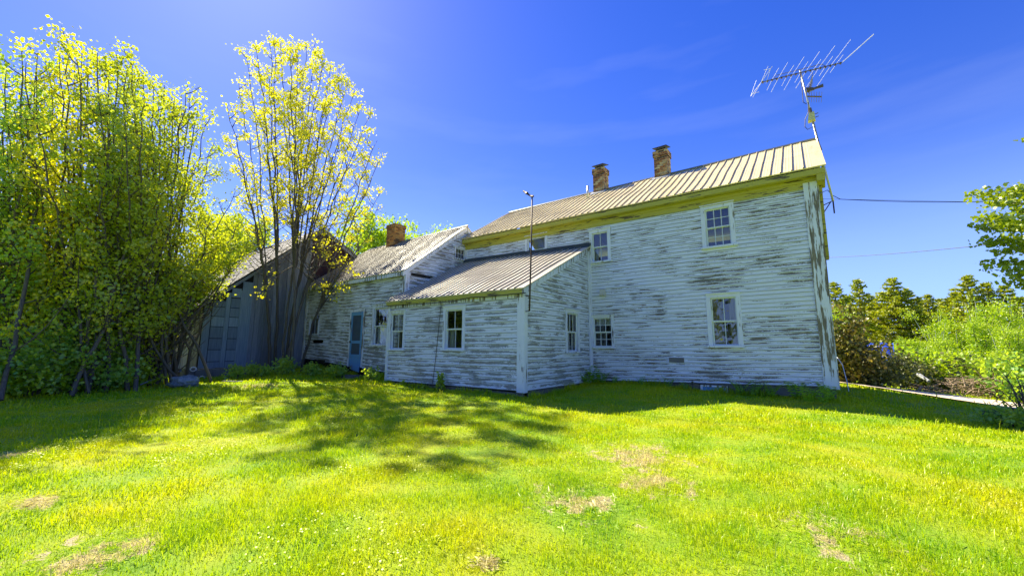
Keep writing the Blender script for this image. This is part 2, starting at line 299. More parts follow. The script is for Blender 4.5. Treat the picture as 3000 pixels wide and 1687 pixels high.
# ------------------------------------------------------------------ object helpers
def tag(o, label=None, cat=None, group=None, kind=None):
    for k, v in (('label', label), ('category', cat), ('group', group), ('kind', kind)):
        if v: o[k] = v
    return o
def empty(name, loc=(0, 0, 0)):
    o = bpy.data.objects.new(name, None); COL.objects.link(o); o.location = loc; o.empty_display_size = 0.3; return o
def link(name, me, m, parent=None):
    if m is not None: me.materials.append(M[m] if isinstance(m, str) else m)
    o = bpy.data.objects.new(name, me); COL.objects.link(o)
    if parent is not None: o.parent = parent
    return o
class MB:
    def __init__(s): s.v = []; s.f = []; s.uv = []; s.o = np.zeros(3)
    def face(s, pts, uv=None):
        i = len(s.v); s.v += [tuple(map(float, p)) for p in pts]; s.f.append(tuple(range(i, i+len(pts))))
        s.uv += list(uv) if uv else [(0.0, 0.0)]*len(pts)
    def mesh_part(s, vs, fs, uvs=None):
        i = len(s.v); s.v += [tuple(map(float, p)) for p in vs]
        for k, f in enumerate(fs):
            s.f.append(tuple(i+j for j in f)); s.uv += (uvs[k] if uvs else [(0.0, 0.0)]*len(f))
    def hexa(s, p):   # 8 points: bottom 4 (ccw) then top 4
        s.mesh_part(p, [(3, 2, 1, 0), (4, 5, 6, 7), (0, 1, 5, 4), (1, 2, 6, 5), (2, 3, 7, 6), (3, 0, 4, 7)])
    def box(s, a, b):
        x0, y0, z0 = a; x1, y1, z1 = b
        s.hexa([(x0, y0, z0), (x1, y0, z0), (x1, y1, z0), (x0, y1, z0), (x0, y0, z1), (x1, y0, z1), (x1, y1, z1), (x0, y1, z1)])
    def brickbox(s, cx, cy, wx, wy, z0, z1, sag=None):
        pts = [(cx-wx/2, cy-wy/2), (cx+wx/2, cy-wy/2), (cx+wx/2, cy+wy/2), (cx-wx/2, cy+wy/2)]; u = 0
        for i in range(4):
            a, b = pts[i], pts[(i+1) % 4]; L = math.dist(a, b)
            s.face([(*a, z0), (*b, z0), (*b, z1), (*a, z1)], [(u, z0), (u+L, z0), (u+L, z1), (u, z1)]); u += L
        s.face([(*p, z1) for p in pts], [(p[0], p[1]) for p in pts])
    def plank(s, p0, p1, wdir, width, ndir, thick):   # board from p0 to p1, width along wdir, thickness outwards ndir
        p0, p1, wd, nd = (np.array(q, float) for q in (p0, p1, wdir, ndir)); wd = wd*width; nd = nd*thick
        s.hexa([p0, p1, p1+nd, p0+nd, p0+wd, p1+wd, p1+wd+nd, p0+wd+nd])
    def tube(s, pts, rad, n=6, cap=True):
        pts = np.array(pts, float); rad = np.broadcast_to(rad, len(pts)); t = np.gradient(pts, axis=0)
        t /= np.linalg.norm(t, axis=1)[:, None]+1e-9
        ref = np.array([0, 0, 1.0]) if abs(t[0][2]) < 0.9 else np.array([1.0, 0, 0])
        vs = []
        for p, d, r in zip(pts, t, rad):
            a = np.cross(d, ref); a /= np.linalg.norm(a)+1e-9; b = np.cross(d, a)
            vs += [p+r*(a*math.cos(2*math.pi*k/n)+b*math.sin(2*math.pi*k/n)) for k in range(n)]
        fs = [(i*n+k, i*n+(k+1) % n, (i+1)*n+(k+1) % n, (i+1)*n+k) for i in range(len(pts)-1) for k in range(n)]
        if cap: fs += [tuple(range(n))[::-1], tuple((len(pts)-1)*n+k for k in range(n))]
        s.mesh_part(vs, fs)
    def build(s, name, m, parent=None, smooth=False):
        me = bpy.data.meshes.new(name)
        off = np.array(parent_world(parent)) if parent is not None else np.zeros(3)
        v = (np.array(s.v)-off) if len(s.v) else np.zeros((0, 3))
        me.from_pydata(v.tolist(), [], s.f)
        uvl = me.uv_layers.new(name='UVMap'); uvl.data.foreach_set('uv', np.array(s.uv, dtype=np.float32).ravel())
        if smooth: me.polygons.foreach_set('use_smooth', [True]*len(me.polygons))
        me.update()
        return link(name, me, m, parent)
def parent_world(p):
    t = np.zeros(3)
    while p is not None: t += np.array(p.location); p = p.parent
    return t
def np_mesh(name, V, F, m, parent=None, smooth=False):   # V (n,3), F (k,c) arrays
    me = bpy.data.meshes.new(name); c = F.shape[1]
    if parent is not None: V = V-parent_world(parent)
    me.vertices.add(len(V)); me.vertices.foreach_set('co', V.astype(np.float32).ravel())
    me.loops.add(F.size); me.loops.foreach_set('vertex_index', F.astype(np.int32).ravel())
    me.polygons.add(len(F)); me.polygons.foreach_set('loop_start', np.arange(0, F.size, c, dtype=np.int32)); me.polygons.foreach_set('loop_total', np.full(len(F), c, dtype=np.int32))
    if smooth: me.polygons.foreach_set('use_smooth', np.ones(len(F), dtype=bool))
    me.update(calc_edges=True); me.validate()
    return link(name, me, m, parent)

# ------------------------------------------------------------------ ground
def grid_axis(lo, hi, c, fine, half):
    a = [c]; st = fine
    while a[-1] < hi: a.append(a[-1]+st); st = fine if a[-1]-c < half else st*1.18
    b = [c]; st = fine
    while b[-1] > lo: b.append(b[-1]-st); st = fine if c-b[-1] < half else st*1.18
    return np.array(sorted(set(b[1:]+a)))
gx = grid_axis(-500, 500, 0, 0.4, 18); gy = grid_axis(-300, 900, -3, 0.4, 18)
X, Y = np.meshgrid(gx, gy); Z = ground_z(X, Y)
V = np.stack([X, Y, Z], -1).reshape(-1, 3); nx, ny = len(gx), len(gy)
I = (np.arange(ny-1)[:, None]*nx+np.arange(nx-1)[None]).ravel()
g = np_mesh('ground', V, np.stack([I, I+1, I+nx+1, I+nx], 1), 'ground', smooth=True); tag(g, kind='structure')
# sandy track behind the right corner
tr = [(6.7, 8.3), (7.2, 7.8), (8.6, 6.7), (9.8, 6.0), (11.8, 5.0), (15, 3.2)]
vs = []
for i in range(61):
    t = i/60*(len(tr)-1); k = min(int(t), len(tr)-2); f = t-k; x = tr[k][0]*(1-f)+tr[k+1][0]*f; y = tr[k][1]*(1-f)+tr[k+1][1]*f
    dx, dy = tr[k+1][0]-tr[k][0], tr[k+1][1]-tr[k][1]; L = math.hypot(dx, dy); nx_, ny_ = -dy/L, dx/L
    for w_ in np.linspace(-1, 1, 9):
        ww = w_*(1.25+0.15*math.sin(i*0.9)); px_, py_ = x+nx_*ww, y+ny_*ww; vs.append((px_, py_, float(ground_z(px_, py_))+0.065-0.05*max(0, abs(w_)-0.9)*10*0.2))
F = np.array([(i*9+k, i*9+k+1, (i+1)*9+k+1, (i+1)*9+k) for i in range(60) for k in range(8)])
tag(np_mesh('sandy_track', np.array(vs), F, 'path', smooth=True), kind='structure')

# ------------------------------------------------------------------ clapboard walls
def clip(poly, a, b, c):   # keep a*u+b*z+c>=0 ; poly list of (u,z)
    out = []
    for i in range(len(poly)):
        p, q = poly[i], poly[(i+1) % len(poly)]; dp = a*p[0]+b*p[1]+c; dq = a*q[0]+b*q[1]+c
        if dp >= 0: out.append(p)
        if (dp >= 0) != (dq >= 0): t = dp/(dp-dq); out.append((p[0]+t*(q[0]-p[0]), p[1]+t*(q[1]-p[1])))
    return out if len(out) > 2 else []
def clapboards(name, m, parent, O, U, Nn, L, zb, zt, e, holes=(), clips=(), thick=0.016, seed=0, tilt=0.0):
    """O origin (u=0), U along, N outward; rows run from bottom line zb=(left,right) to top line zt=(left,right)"""
    rnd = random.Random(seed); O, U, Nn = (np.array(q, float) for q in (O, U, Nn)); mb = MB()
    hmax = max(zt[0]-zb[0], zt[1]-zb[1]); nr = int(math.ceil(hmax/e))
    def zl(r, u):
        k = u/L; return (zb[0]+(zt[0]-zb[0])*r/nr)*(1-k)+(zb[1]+(zt[1]-zb[1])*r/nr)*k
    for r in range(nr):
        us = [0.0]; u = rnd.uniform(0.8, 3.5)
        while u < L-0.5: us.append(u); u += rnd.uniform(2.2, 4.2)
        us.append(L)
        for u0, u1 in zip(us[:-1], us[1:]):
            dz = rnd.uniform(-0.004, 0.004); th = thick*rnd.uniform(0.75, 1.25)
            def wob(uu): return 0.005*math.sin(uu*2.1+r*1.7+seed)
            polys = [[(u0, zl(r, u0)+dz), (u1, zl(r, u1)+dz), (u1, zl(r+1, u1)), (u0, zl(r+1, u0))]]
            for h in holes:
                new = []
                for p in polys:
                    a = clip(p, -1, 0, h[0]); b = clip(p, 1, 0, -h[1]); mid = clip(clip(p, 1, 0, -h[0]), -1, 0, h[1])
                    if a: new.append(a)
                    if b: new.append(b)
                    if mid:
                        c1 = clip(mid, 0, -1, h[2]); c2 = clip(mid, 0, 1, -h[3])
                        if c1: new.append(c1)
                        if c2: new.append(c2)
                polys = new
            for c in clips: polys = [q for q in (clip(p, *c) for p in polys) if q]
            for p in polys:
                pts = []; uv = []
                for (uu, zz) in p:
                    z0, z1 = zl(r, uu)+dz, zl(r+1, uu); t = min(1, max(0, (zz-z0)/(z1-z0)))
                    pts.append(O+U*uu+Nn*(0.004+th*(1-t))+np.array([0, 0, zz])); uv.append((uu, r+t*0.999))
                mb.face(pts, uv)
                for i in range(len(p)):
                    a, b = p[i], p[(i+1) % len(p)]
                    if abs(a[1]-zl(r, a[0])-dz) < 1e-4 and abs(b[1]-zl(r, b[0])-dz) < 1e-4 and abs(a[0]-b[0]) > 1e-3:
                        A, B = pts[i], pts[(i+1) % len(p)]
                        mb.face([A-Nn*th, B-Nn*th, B, A], [(a[0], r+0.0), (b[0], r+0.0), (b[0], r+0.02), (a[0], r+0.02)])
    return mb.build(name, m, parent)
def backing(mb, O, U, Nn, poly, holes):   # thin sheathing a little behind the boards, openings cut out
    O, U, Nn = (np.array(q, float) for q in (O, U, Nn)); polys = [poly]
    for h in holes:
        new = []
        for p in polys:
            a = clip(p, -1, 0, h[0]); b = clip(p, 1, 0, -h[1]); mid = clip(clip(p, 1, 0, -h[0]), -1, 0, h[1])
            new += [q for q in (a, b) if q]
            if mid: new += [q for q in (clip(mid, 0, -1, h[2]), clip(mid, 0, 1, -h[3])) if q]
        polys = new
    for p in polys: mb.face([O+U*u-Nn*0.03+np.array([0, 0, z]) for u, z in p])

# ------------------------------------------------------------------ farmhouse
house = empty('farmhouse', (0, 0, 0))
tag(house, 'long white farmhouse with peeling clapboards, two ells and ribbed metal roofs', 'house')
EX = np.array([1.0, 0, 0]); EY = np.array([0, 1.0, 0]); EZ = np.array([0, 0, 1.0])
XL, XR = -5.69, 6.04
def in_rect(O, U, rect): return rect
# main facade windows: (x0,x1,z0,z1) of the sash opening
W_UR = (3.57, 4.18, 3.92, 4.97); W_LR = (3.573, 4.18, 1.263, 2.522); W_LL = (0.109, 0.726, 1.206, 2.108); W_UL = (0.139, 0.682, 3.93, 4.885); W_S = (-2.48, -1.71, 4.66, 5.12)
mainw = [W_UR, W_LR, W_LL, W_UL, W_S]
CELLAR = (3.22, 3.81, -0.1, 0.14)
def hole(wd, x0): return (wd[0]-x0-0.01, wd[1]-x0+0.01, wd[2]-0.01, wd[3]+0.01)
Lm = XR-XL
mh = [hole(w_, XL) for w_ in mainw]
clapboards('main_wall', 'clap_main', house, (XL, 0, 0), EX, -EY, Lm, (0.0, 0.36), (5.42, 5.22), 0.117, mh, seed=3)
mb = MB(); backing(mb, (XL, 0, 0), EX, -EY, [(0, 0.0), (Lm, 0.36), (Lm, 5.45), (0, 5.5)], mh)
RY, RZL, RZR = 2.87, 7.52, 7.42; BY = 5.74
# gable ends and back wall (right gable carries its own boards)
mb.face([(XL, 0, 0), (XL, 0, 5.5), (XL, RY, 7.4), (XL, BY, 5.5), (XL, BY, 0)])
mb.face([(XL, BY, 0), (XL, BY, 5.5), (XR, BY, 5.4), (XR, BY, 0.2)])
mb.face([(XR-.04, 0, 0.3), (XR-.04, 0, 5.4), (XR-.04, RY, 7.3), (XR-.04, BY, 5.4), (XR-.04, BY, 0.3)])
mb.face([(XL, 0.03, 2.7), (XR-.05, 0.03, 2.7), (XR-.05, BY, 2.7), (XL, BY, 2.7)])   # upper floor
mb.face([(XL, 0.03, 0.45), (XR-.05, 0.03, 0.5), (XR-.05, BY, 0.5), (XL, BY, 0.45)])
mb.build('inner_shell', 'interior', house)
gcl = [(0.655, -1, 5.30), (-0.655, -1, 5.30+0.655*BY)]
clapboards('gable_wall', 'clap_main', house, (XR, 0, 0), EY, EX, BY, (0.36, 0.30), (7.3, 7.24), 0.117, [], gcl, seed=9)
# foundation
mb = MB(); mb.hexa([(XL, 0.03, -0.5), (XR-.02, 0.03, -0.5), (XR-.02, 0.3, -0.5), (XL, 0.3, -0.5), (XL, 0.03, 0.0), (XR-.02, 0.03, 0.345), (XR-.02, 0.3, 0.345), (XL, 0.3, 0.0)])
mb.box((XR-.3, 0.3, -0.5), (XR-.02, BY, 0.30)); 
mb.box((-0.3, -3.5, -0.4), (-0.05, 0, 0.12)); mb.box((XL+.1, -3.56, -0.4), (-0.05, -3.4, 0.06))
mb.build('foundation', 'stone', house)
# trim boards of the main block
mb = MB()
mb.hexa([(5.815, -0.045, 0.30), (XR+0.03, -0.045, 0.30), (XR+0.03, 0.0, 0.30), (5.815, 0.0, 0.30), (5.80, -0.045, 5.2), (XR+0.03, -0.045, 5.2), (XR+0.03, 0.0, 5.2), (5.80, 0.0, 5.2)])
mb.build('corner_board', 'trim_worn', house)
mb = MB(); mb.box((XR+0.022, 0.002, 0.3), (XR+0.055, 0.17, 5.2)); mb.build('corner_board', 'trim_worn', house)
mb = MB(); mb.box((XL-0.02, -0.04, 0.3), (XL+0.13, -0.0, 5.35)); mb.build('corner_board', 'trim', house)
mb = MB(); mb.box((-0.01+0.02, -0.045, 0.05), (0.085, 0.0, 4.35)); mb.build('corner_board', 'trim', house)
mb = MB(); mb.box((0.02, -0.14, 0.1), (0.055, -0.05, 4.28)); mb.build('corner_board', 'trim', house)
# roofs: ribbed sheet between eave line (a0->a1) and ridge line (b0->b1)
def ribroof(name, m, parent, a0, a1, b0, b1, pitch=0.229, rib=0.033, thick=0.03, minor=2, jag=0.0):
    a0, a1, b0, b1 = (np.array(q, float) for q in (a0, a1, b0, b1)); L = np.linalg.norm(a1-a0); n = int(L/pitch)
    nrm = np.cross(a1-a0, b0-a0); nrm /= np.linalg.norm(nrm)
    if nrm[2] < 0: nrm = -nrm
    prof = []
    for i in range(n):
        u0 = i*pitch
        prof += [(u0, 0), (u0+0.006, rib), (u0+0.022, rib), (u0+0.030, 0)]
        for k in range(minor):
            um = u0+0.04+(pitch-0.04)*(k+1)/(minor+1); prof += [(um-0.012, 0), (um-0.006, 0.004), (um+0.006, 0.004), (um+0.012, 0)]
    prof.append((L, 0)); mb = MB(); rnd = random.Random(5)
    jj = {}
    A = []; B = []
    for i, (u, h) in enumerate(prof):
        t = min(u/L, 1); A.append(a0*(1-t)+a1*t+nrm*h); B.append(b0*(1-t)+b1*t+nrm*h)
    nseg = 5; N_ = len(prof)
    vs = []
    for k in range(nseg+1):
        t = k/nseg; vs += [p*(1-t)+q*t+nrm*(0.012*math.sin(i*0.031+k*2)+0.006*math.sin(i*0.11+k)) for i, (p, q) in enumerate(zip(A, B))]
    fs = [(k*N_+i, k*N_+i+1, (k+1)*N_+i+1, (k+1)*N_+i) for k in range(nseg) for i in range(N_-1)]
    uvs = []
    for k in range(nseg):
        for i in range(N_-1):
            ua = (prof[i][0]/pitch) % 1.0 if i < N_-2 else .9; ub = ua+(prof[i+1][0]-prof[i][0])/pitch; uvs.append([(ua, k), (ub, k), (ub, k+1), (ua, k+1)])
    mb.mesh_part(vs, fs, uvs)
    low = -nrm*thick
    mb.face([a0+low, b0+low, b1+low, a1+low], [(.5, .5)]*4); mb.face([a0+low, a1+low, a1, a0], [(.5, .5)]*4); mb.face([a0+low, a0, b0, b0+low]); mb.face([a1+low, b1+low, b1, a1])
    return mb.build(name, m, parent)
EAVE_L = np.array([-5.62, -0.28, 5.58]); EAVE_R = np.array([6.27, -0.28, 5.46])
R_L = np.array([-5.62, RY, RZL+0.04]); R_R = np.array([6.23, RY, RZR+0.04])
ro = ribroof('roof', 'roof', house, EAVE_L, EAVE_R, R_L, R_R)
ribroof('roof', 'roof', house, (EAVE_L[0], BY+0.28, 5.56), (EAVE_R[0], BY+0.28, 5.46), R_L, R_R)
mb = MB()
mb.tube([R_L+[-.02, 0, .015], R_R+[.02, 0, .015]], 0.045, 6); mb.build('ridge_cap', 'ridge', ro)
def slope_z(x, y):   # main roof top surface
    t = (x-EAVE_L[0])/(EAVE_R[0]-EAVE_L[0]); ze = EAVE_L[2]*(1-t)+EAVE_R[2]*t; zr = R_L[2]*(1-t)+R_R[2]*t
    k = (y+0.28)/(RY+0.28); return ze*(1-k)+zr*k
# eaves: fascia, soffit, frieze
mb = MB()
def strip(y0, y1, z0, z1, xa=-5.66, xb=6.24, drop=0.12):   # drop: right end lower
    mb.hexa([(xa, y0, z0), (xb, y0, z0-drop), (xb, y1, z0-drop), (xa, y1, z0), (xa, y0, z1), (xb, y0, z1-drop), (xb, y1, z1-drop), (xa, y1, z1)])
strip(-0.25, -0.215, 5.40, 5.53); mb.build('fascia', 'soffit', house)
mb = MB(); strip(-0.215, -0.075, 5.385, 5.405); strip(-0.075, -0.045, 5.30, 5.385); mb.build('soffit', 'soffit', house)
mb = MB(); strip(-0.044, -0.003, 5.16, 5.385, -5.66, 6.08); mb.build('frieze_board', 'soffit', house)
# rake board and eave return on the right gable
mb = MB()
mb.plank((6.20, -0.24, 5.22), (6.20, RY, 7.22), (0, -0.0, 1), 0.20, (1, 0, 0), 0.03)
mb.box((6.075, -0.235, 5.12), (6.23, 0.42, 5.28)); mb.build('rake_board', 'soffit', house)
mb = MB(); mb.plank((6.198, BY+.24, 5.22), (6.198, RY, 7.22), (0, 0, 1), 0.20, (1, 0, 0), 0.03); mb.build('rake_board', 'soffit', house)
mb = MB(); mb.box((XR+0.03, 0.19, 3.35), (XR+0.12, 0.62, 5.10)); mb.build('shutter', 'soffit', house)
# chimneys
def chimney(px0, px1, pyt, y, wx, wy, zt, m, cap, zb):
    cx = (px0+px1)/2; mb = MB(); mb.brickbox(cx, y, wx, wy, zb, zt-0.12); mb.brickbox(cx, y, wx+0.07, wy+0.07, zt-0.12, zt)
    c = mb.build('chimney', m, ro)
    if cap:
        mb = MB(); mb.brickbox(cx, y, wx*0.62, wy*0.62, zt, zt+0.08)
        for sx in (-1, 1):
            for sy in (-1, 1): mb.tube([(cx+sx*wx*.27, y+sy*wy*.27, zt+.08), (cx+sx*wx*.27, y+sy*wy*.27, zt+.2)], .012, 4)
        mb.hexa([(cx-.3, y-.3, zt+.17), (cx+.3, y-.3, zt+.17), (cx+.3, y+.3, zt+.24), (cx-.3, y+.3, zt+.24), (cx-.3, y-.3, zt+.19), (cx+.3, y-.3, zt+.19), (cx+.3, y+.3, zt+.26), (cx-.3, y+.3, zt+.26)])
    # cap and flashing merge into the dark metal part
    return c, (mb if cap else None)
for (x0, x1, zt) in ((-1.10, -0.58, 8.42), (1.38, 1.92, 8.42)):
    cx = (x0+x1)/2; y = RY; zb = 7.0
    mb = MB(); mb.brickbox(cx, y, .47, .47, zb, zt-0.22); mb.brickbox(cx, y, .53, .53, zt-0.22, zt); c = mb.build('chimney', 'brick', ro)
    tag(c, 'mottled brick chimney with dark metal cap')
    mb = MB()
    mb.brickbox(cx, y, .34, .34, zt, zt+0.1)
    mb.hexa([(cx-.25, y-.30, zt+.10), (cx+.25, y-.30, zt+.10), (cx+.25, y+.25, zt+.24), (cx-.25, y+.25, zt+.24), (cx-.25, y-.30, zt+.125), (cx+.25, y-.30, zt+.125), (cx+.25, y+.25, zt+.265), (cx-.25, y+.25, zt+.265)])
    mb.build('chimney_cap', 'iron', ro)
    mb = MB(); zf = slope_z(cx, RY-.25); mb.hexa([(cx-.33, RY-.36, zf-.06), (cx+.33, RY-.36, zf-.06), (cx+.33, RY-.2, zf+.05), (cx-.33, RY-.2, zf+.05), (cx-.33, RY-.36, zf-.03), (cx+.33, RY-.36, zf-.03), (cx+.33, RY-.2, zf+.10), (cx-.33, RY-.2, zf+.10)])
    mb.build('flashing', 'flue', ro)
vx = onY(1722, 600, 2.0); vz = slope_z(vx[0], 2.0)
mb = MB(); mb.tube([(vx[0], 2.0, vz-.05), (vx[0]+.01, 2.0, vz+.52)], .045, 10); mb.build('vent_pipe', 'flue', ro, True)

# ------------------------------------------------------------------ windows
def window(parent, O, U, Nn, w_, h, top=(1, 1), bot=(1, 1), casing=0.105, curtain=None, deep=0.0, sill=True, single=False, label=None, cap=True, mat='trim', shade=None):
    """O = lower left corner of the sash opening on the wall plane"""
    O, U, Nn = (np.array(q, float) for q in (O, U, Nn))
    def B(mb, u0, u1, z0, z1, n0, n1):
        p = [O+U*u+EZ*z+Nn*n for (u, z, n) in ((u0, z0, n0), (u1, z0, n0), (u1, z0, n1), (u0, z0, n1), (u0, z1, n0), (u1, z1, n0), (u1, z1, n1), (u0, z1, n1))]
        mb.hexa(p)
    mb = MB(); c = casing; t = 0.036
    B(mb, -c, 0, -0.0, h+c, -0.02, t); B(mb, w_, w_+c, 0, h+c, -0.02, t); B(mb, 0, w_, h, h+c, -0.02, t-.002)
    if cap: B(mb, -c-.02, w_+c+.02, h+c, h+c+.025, -0.02, t+.03)
    B(mb, -c-.025 if sill else -c, w_+c+.025 if sill else w_+c, -0.05, 0, -0.04, t+(.045 if sill else 0))
    # reveal
    B(mb, -0.012, 0, 0, h, -0.12, -0.02); B(mb, w_, w_+0.012, 0, h, -0.12, -0.02); B(mb, -.012, w_+.012, h, h+.012, -0.12, -0.02); B(mb, -.012, w_+.012, -.012, 0, -0.12, -0.04)
    win = mb.build('window', mat, parent)
    if label: win['label'] = label
    def sash(z0, z1, cols, rows, n0):
        mb = MB(); f = 0.035; n1 = n0+0.03
        B(mb, 0, f, z0, z1, n0, n1); B(mb, w_-f, w_, z0, z1, n0, n1); B(mb, f, w_-f, z0, z0+f, n0, n1); B(mb, f, w_-f, z1-f, z1, n0, n1)
        for i in range(1, cols):
            u = f+(w_-2*f)*i/cols; B(mb, u-.009, u+.009, z0+f, z1-f, n0+.006, n1-.004)
        for j in range(1, rows):
            z = z0+f+(z1-z0-2*f)*j/rows
            for i in range(cols):
                ua = f+(w_-2*f)*i/cols+(.009 if i else 0); ub = f+(w_-2*f)*(i+1)/cols-(.009 if i < cols-1 else 0)
                B(mb, ua, ub, z-.009, z+.009, n0+.007, n1-.005)
        mb.build('sash', 'sash', win)
        mb = MB(); mb.face([O+U*u+EZ*z+Nn*(n0+.012) for (u, z) in ((f, z0+f), (w_-f, z0+f), (w_-f, z1-f), (f, z1-f))]); mb.build('glass', 'glass', win)
    if single: sash(0, h, *top, -0.06)
    else: sash(h/2-.012, h, *top, -0.045); sash(0, h/2+.012, *bot, -0.082)
    for (u0, u1, z0, z1, m_) in (curtain or []):
        n_ = 28; vs = []; fs = []
        for i in range(n_+1):
            u = u0+(u1-u0)*i/n_; d = -0.19+0.022*math.sin(i*1.35)+0.01*math.sin(i*0.6)
            vs += [O+U*u*w_+EZ*z0*h+Nn*d, O+U*(u*w_)+EZ*z1*h+Nn*d]
        fs = [(2*i, 2*i+2, 2*i+3, 2*i+1) for i in range(n_)]
        mb = MB(); mb.mesh_part(vs, fs); mb.build('curtain', m_, win, True)
    return win
CU_, CW_ = 'curtain', 'curtain_white'
window(house, (W_UR[0], 0, W_UR[2]), EX, -EY, W_UR[1]-W_UR[0], W_UR[3]-W_UR[2], (3, 2), (3, 2), label='upper sash window nearest the right corner, six panes over six')
window(house, (W_LR[0], 0, W_LR[2]), EX, -EY, W_LR[1]-W_LR[0], W_LR[3]-W_LR[2], (2, 1), (2, 1), curtain=[(0, .38, 0, 1, CU_), (.66, 1, 0, 1, CU_)], label='tall ground floor window with two beige curtains')
window(house, (W_LL[0]+.005, 0, W_LL[2]), EX, -EY, W_LL[1]-W_LL[0], W_LL[3]-W_LL[2], (3, 2), (3, 2), casing=.08, curtain=[(0, 1, .74, 1, CW_)], label='small ground floor window next to the lean-to, six panes over six')
window(house, (W_UL[0], 0, W_UL[2]), EX, -EY, W_UL[1]-W_UL[0], W_UL[3]-W_UL[2], (2, 1), (2, 1), casing=.1, curtain=[(0, .22, 0, .5, CW_)], label='upper window beside the top of the lean-to roof')
window(house, (W_S[0], 0, W_S[2]), EX, -EY, W_S[1]-W_S[0], W_S[3]-W_S[2], (1, 1), single=True, sill=False, casing=.1, label='low wide window above the lean-to roof')
# vent hood, faucet, cellar window
mb = MB(); p = onY(1768, 858, 0); mb.box((p[0]-.07, -.13, p[2]-.05), (p[0]+.08, -.02, p[2]+.10)); mb.box((p[0]-.085, -.16, p[2]-.085), (p[0]+.095, -.02, p[2]-.05)); mb.build('vent_hood', 'flue', house)
mb = MB(); p = onY(2030, 1118, 0)
mb.tube([(p[0], -.02, p[2]), (p[0], -.10, p[2]+.01), (p[0]+.02, -.12, p[2]-.06)], .018, 6); mb.tube([(p[0]-.04, -.09, p[2]+.05), (p[0]+.04, -.09, p[2]+.05)], .014, 6); mb.tube([(p[0]+.06, -.05, p[2]-.02), (p[0]+.2, -.06, p[2]-.05), (p[0]+.33, -.05, p[2]-.01)], .012, 5); mb.build('faucet', 'iron', house)
mb = MB(); x0, x1 = 3.25, 3.80; z0, z1 = -0.06, 0.19
mb.box((x0-.05, -.03, z1), (x1+.05, .03, z1+.04)); mb.box((x0-.05, -.03, z0), (x0, .03, z1)); mb.box((x1, -.03, z0), (x1+.05, .03, z1)); cw = mb.build('cellar_window', 'trim_worn', house)
mb = MB(); mb.face([(x0, 0.0, z0), (x1, 0.0, z0), (x1, 0.0, z1), (x0, 0.0, z1)]); mb.build('cover_sheet', M['blue_door'], cw)
mb = MB(); p = onY(1962, 1054, 0); mb.box((2.42, -.028, p[2]-.06), (2.82, -.016, p[2]+.07)); mb.build('patch', 'stone', house)

# ------------------------------------------------------------------ lean-to (rear ell along the main facade)
LY = -3.60; LXL, LXR = -5.67, -0.0
def lz(x, y):   # top surface of the lean-to roof
    t = (x-LXL)/(LXR-LXL); ze = 2.655; zw = 4.64*(1-t)+4.47*t; k = (y+3.74)/3.74; return ze*(1-k)+zw*k
W2 = (-2.845, -2.145, 1.113, 2.24); W1 = (-5.49, -4.83, 1.084, 2.244)
fh = [hole(q, LXL) for q in (W1, W2)]
clapboards('lean_to_front_wall', 'clap_lean', house, (LXL, LY, 0), EX, -EY, LXR-LXL, (0.05, 0.12), (2.55, 2.55), 0.148, fh, seed=21)
SW = (-1.501, -0.866, 1.067, 2.193)   # y range, z range
sh = [(SW[0]-LY-.01, SW[1]-LY+.01, SW[2]-.01, SW[3]+.01)]
sl = (4.47-2.655)/3.74
clapboards('lean_to_side_wall', 'clap_lean', house, (LXR, LY, 0), EY, EX, -LY, (0.12, 0.12), (4.56, 4.56), 0.148, sh, [(sl, -1, 2.655+0.14*sl-0.10)], seed=22)
mb = MB(); backing(mb, (LXL, LY, 0), EX, -EY, [(0, 0.0), (LXR-LXL, 0.1), (LXR-LXL, 2.6), (0, 2.6)], fh)
backing(mb, (LXR, LY, 0), EY, EX, [(0, 0.1), (-LY, 0.1), (-LY, 4.35), (0, 2.55)], sh)
mb.face([(LXL, LY+.03, 0.3), (LXR-.03, LY+.03, 0.3), (LXR-.03, 0, 0.3), (LXL, 0, 0.3)])
mb.build('inner_shell', 'interior', house)
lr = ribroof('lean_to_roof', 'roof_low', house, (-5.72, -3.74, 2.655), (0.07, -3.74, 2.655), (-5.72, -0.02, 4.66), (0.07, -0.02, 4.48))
mb = MB(); mb.hexa([(-5.66, -.16, 4.60), (0.10, -.16, 4.42), (0.10, -.02, 4.50), (-5.66, -.02, 4.68), (-5.66, -.15, 4.63), (0.10, -.15, 4.455), (0.10, -.022, 4.60), (-5.66, -.022, 4.78)]); mb.build('flashing', 'flash', lr)
mb = MB(); mb.box((LXL-.02, LY-.115, 2.53), (0.05, LY-.085, 2.625)); mb.box((LXL-.02, LY-.085, 2.53), (0.05, LY-.04, 2.548)); mb.build('fascia', 'soffit', house)
mb = MB(); mb.box((LXL-.02, LY-.039, 2.43), (0.03, LY-.004, 2.53)); mb.build('frieze_board', 'trim_worn', house)
mb = MB(); mb.hexa([(-.2, LY-.04, .08), (0.0, LY-.04, .08), (0.0, LY, .08), (-.2, LY, .08), (-.19, LY-.04, 2.43), (0.0, LY-.04, 2.43), (0.0, LY, 2.43), (-.19, LY, 2.43)]); mb.build('corner_board', 'trim', house)
mb = MB(); mb.box((0.001, LY-.04, .08), (0.04, LY+.10, 2.46)); mb.build('corner_board', 'trim', house)
mb = MB(); mb.box((LXL-.02, LY-.04, .02), (LXL+.09, LY, 2.43)); mb.build('corner_board', 'trim', house)
mb = MB(); mb.plank((0.022, LY-.12, 2.655-.20+.01), (0.022, -.03, 4.47-.20), (0, 0, 1), .155, (1, 0, 0), .028); mb.build('rake_board', 'trim_worn', house)
window(house, (W2[0], LY, W2[2]), EX, -EY, W2[1]-W2[0], W2[3]-W2[2], (2, 1), (2, 1), casing=.1, curtain=[(0, .25, 0, .5, CW_)], label='middle window of the lean-to front wall')
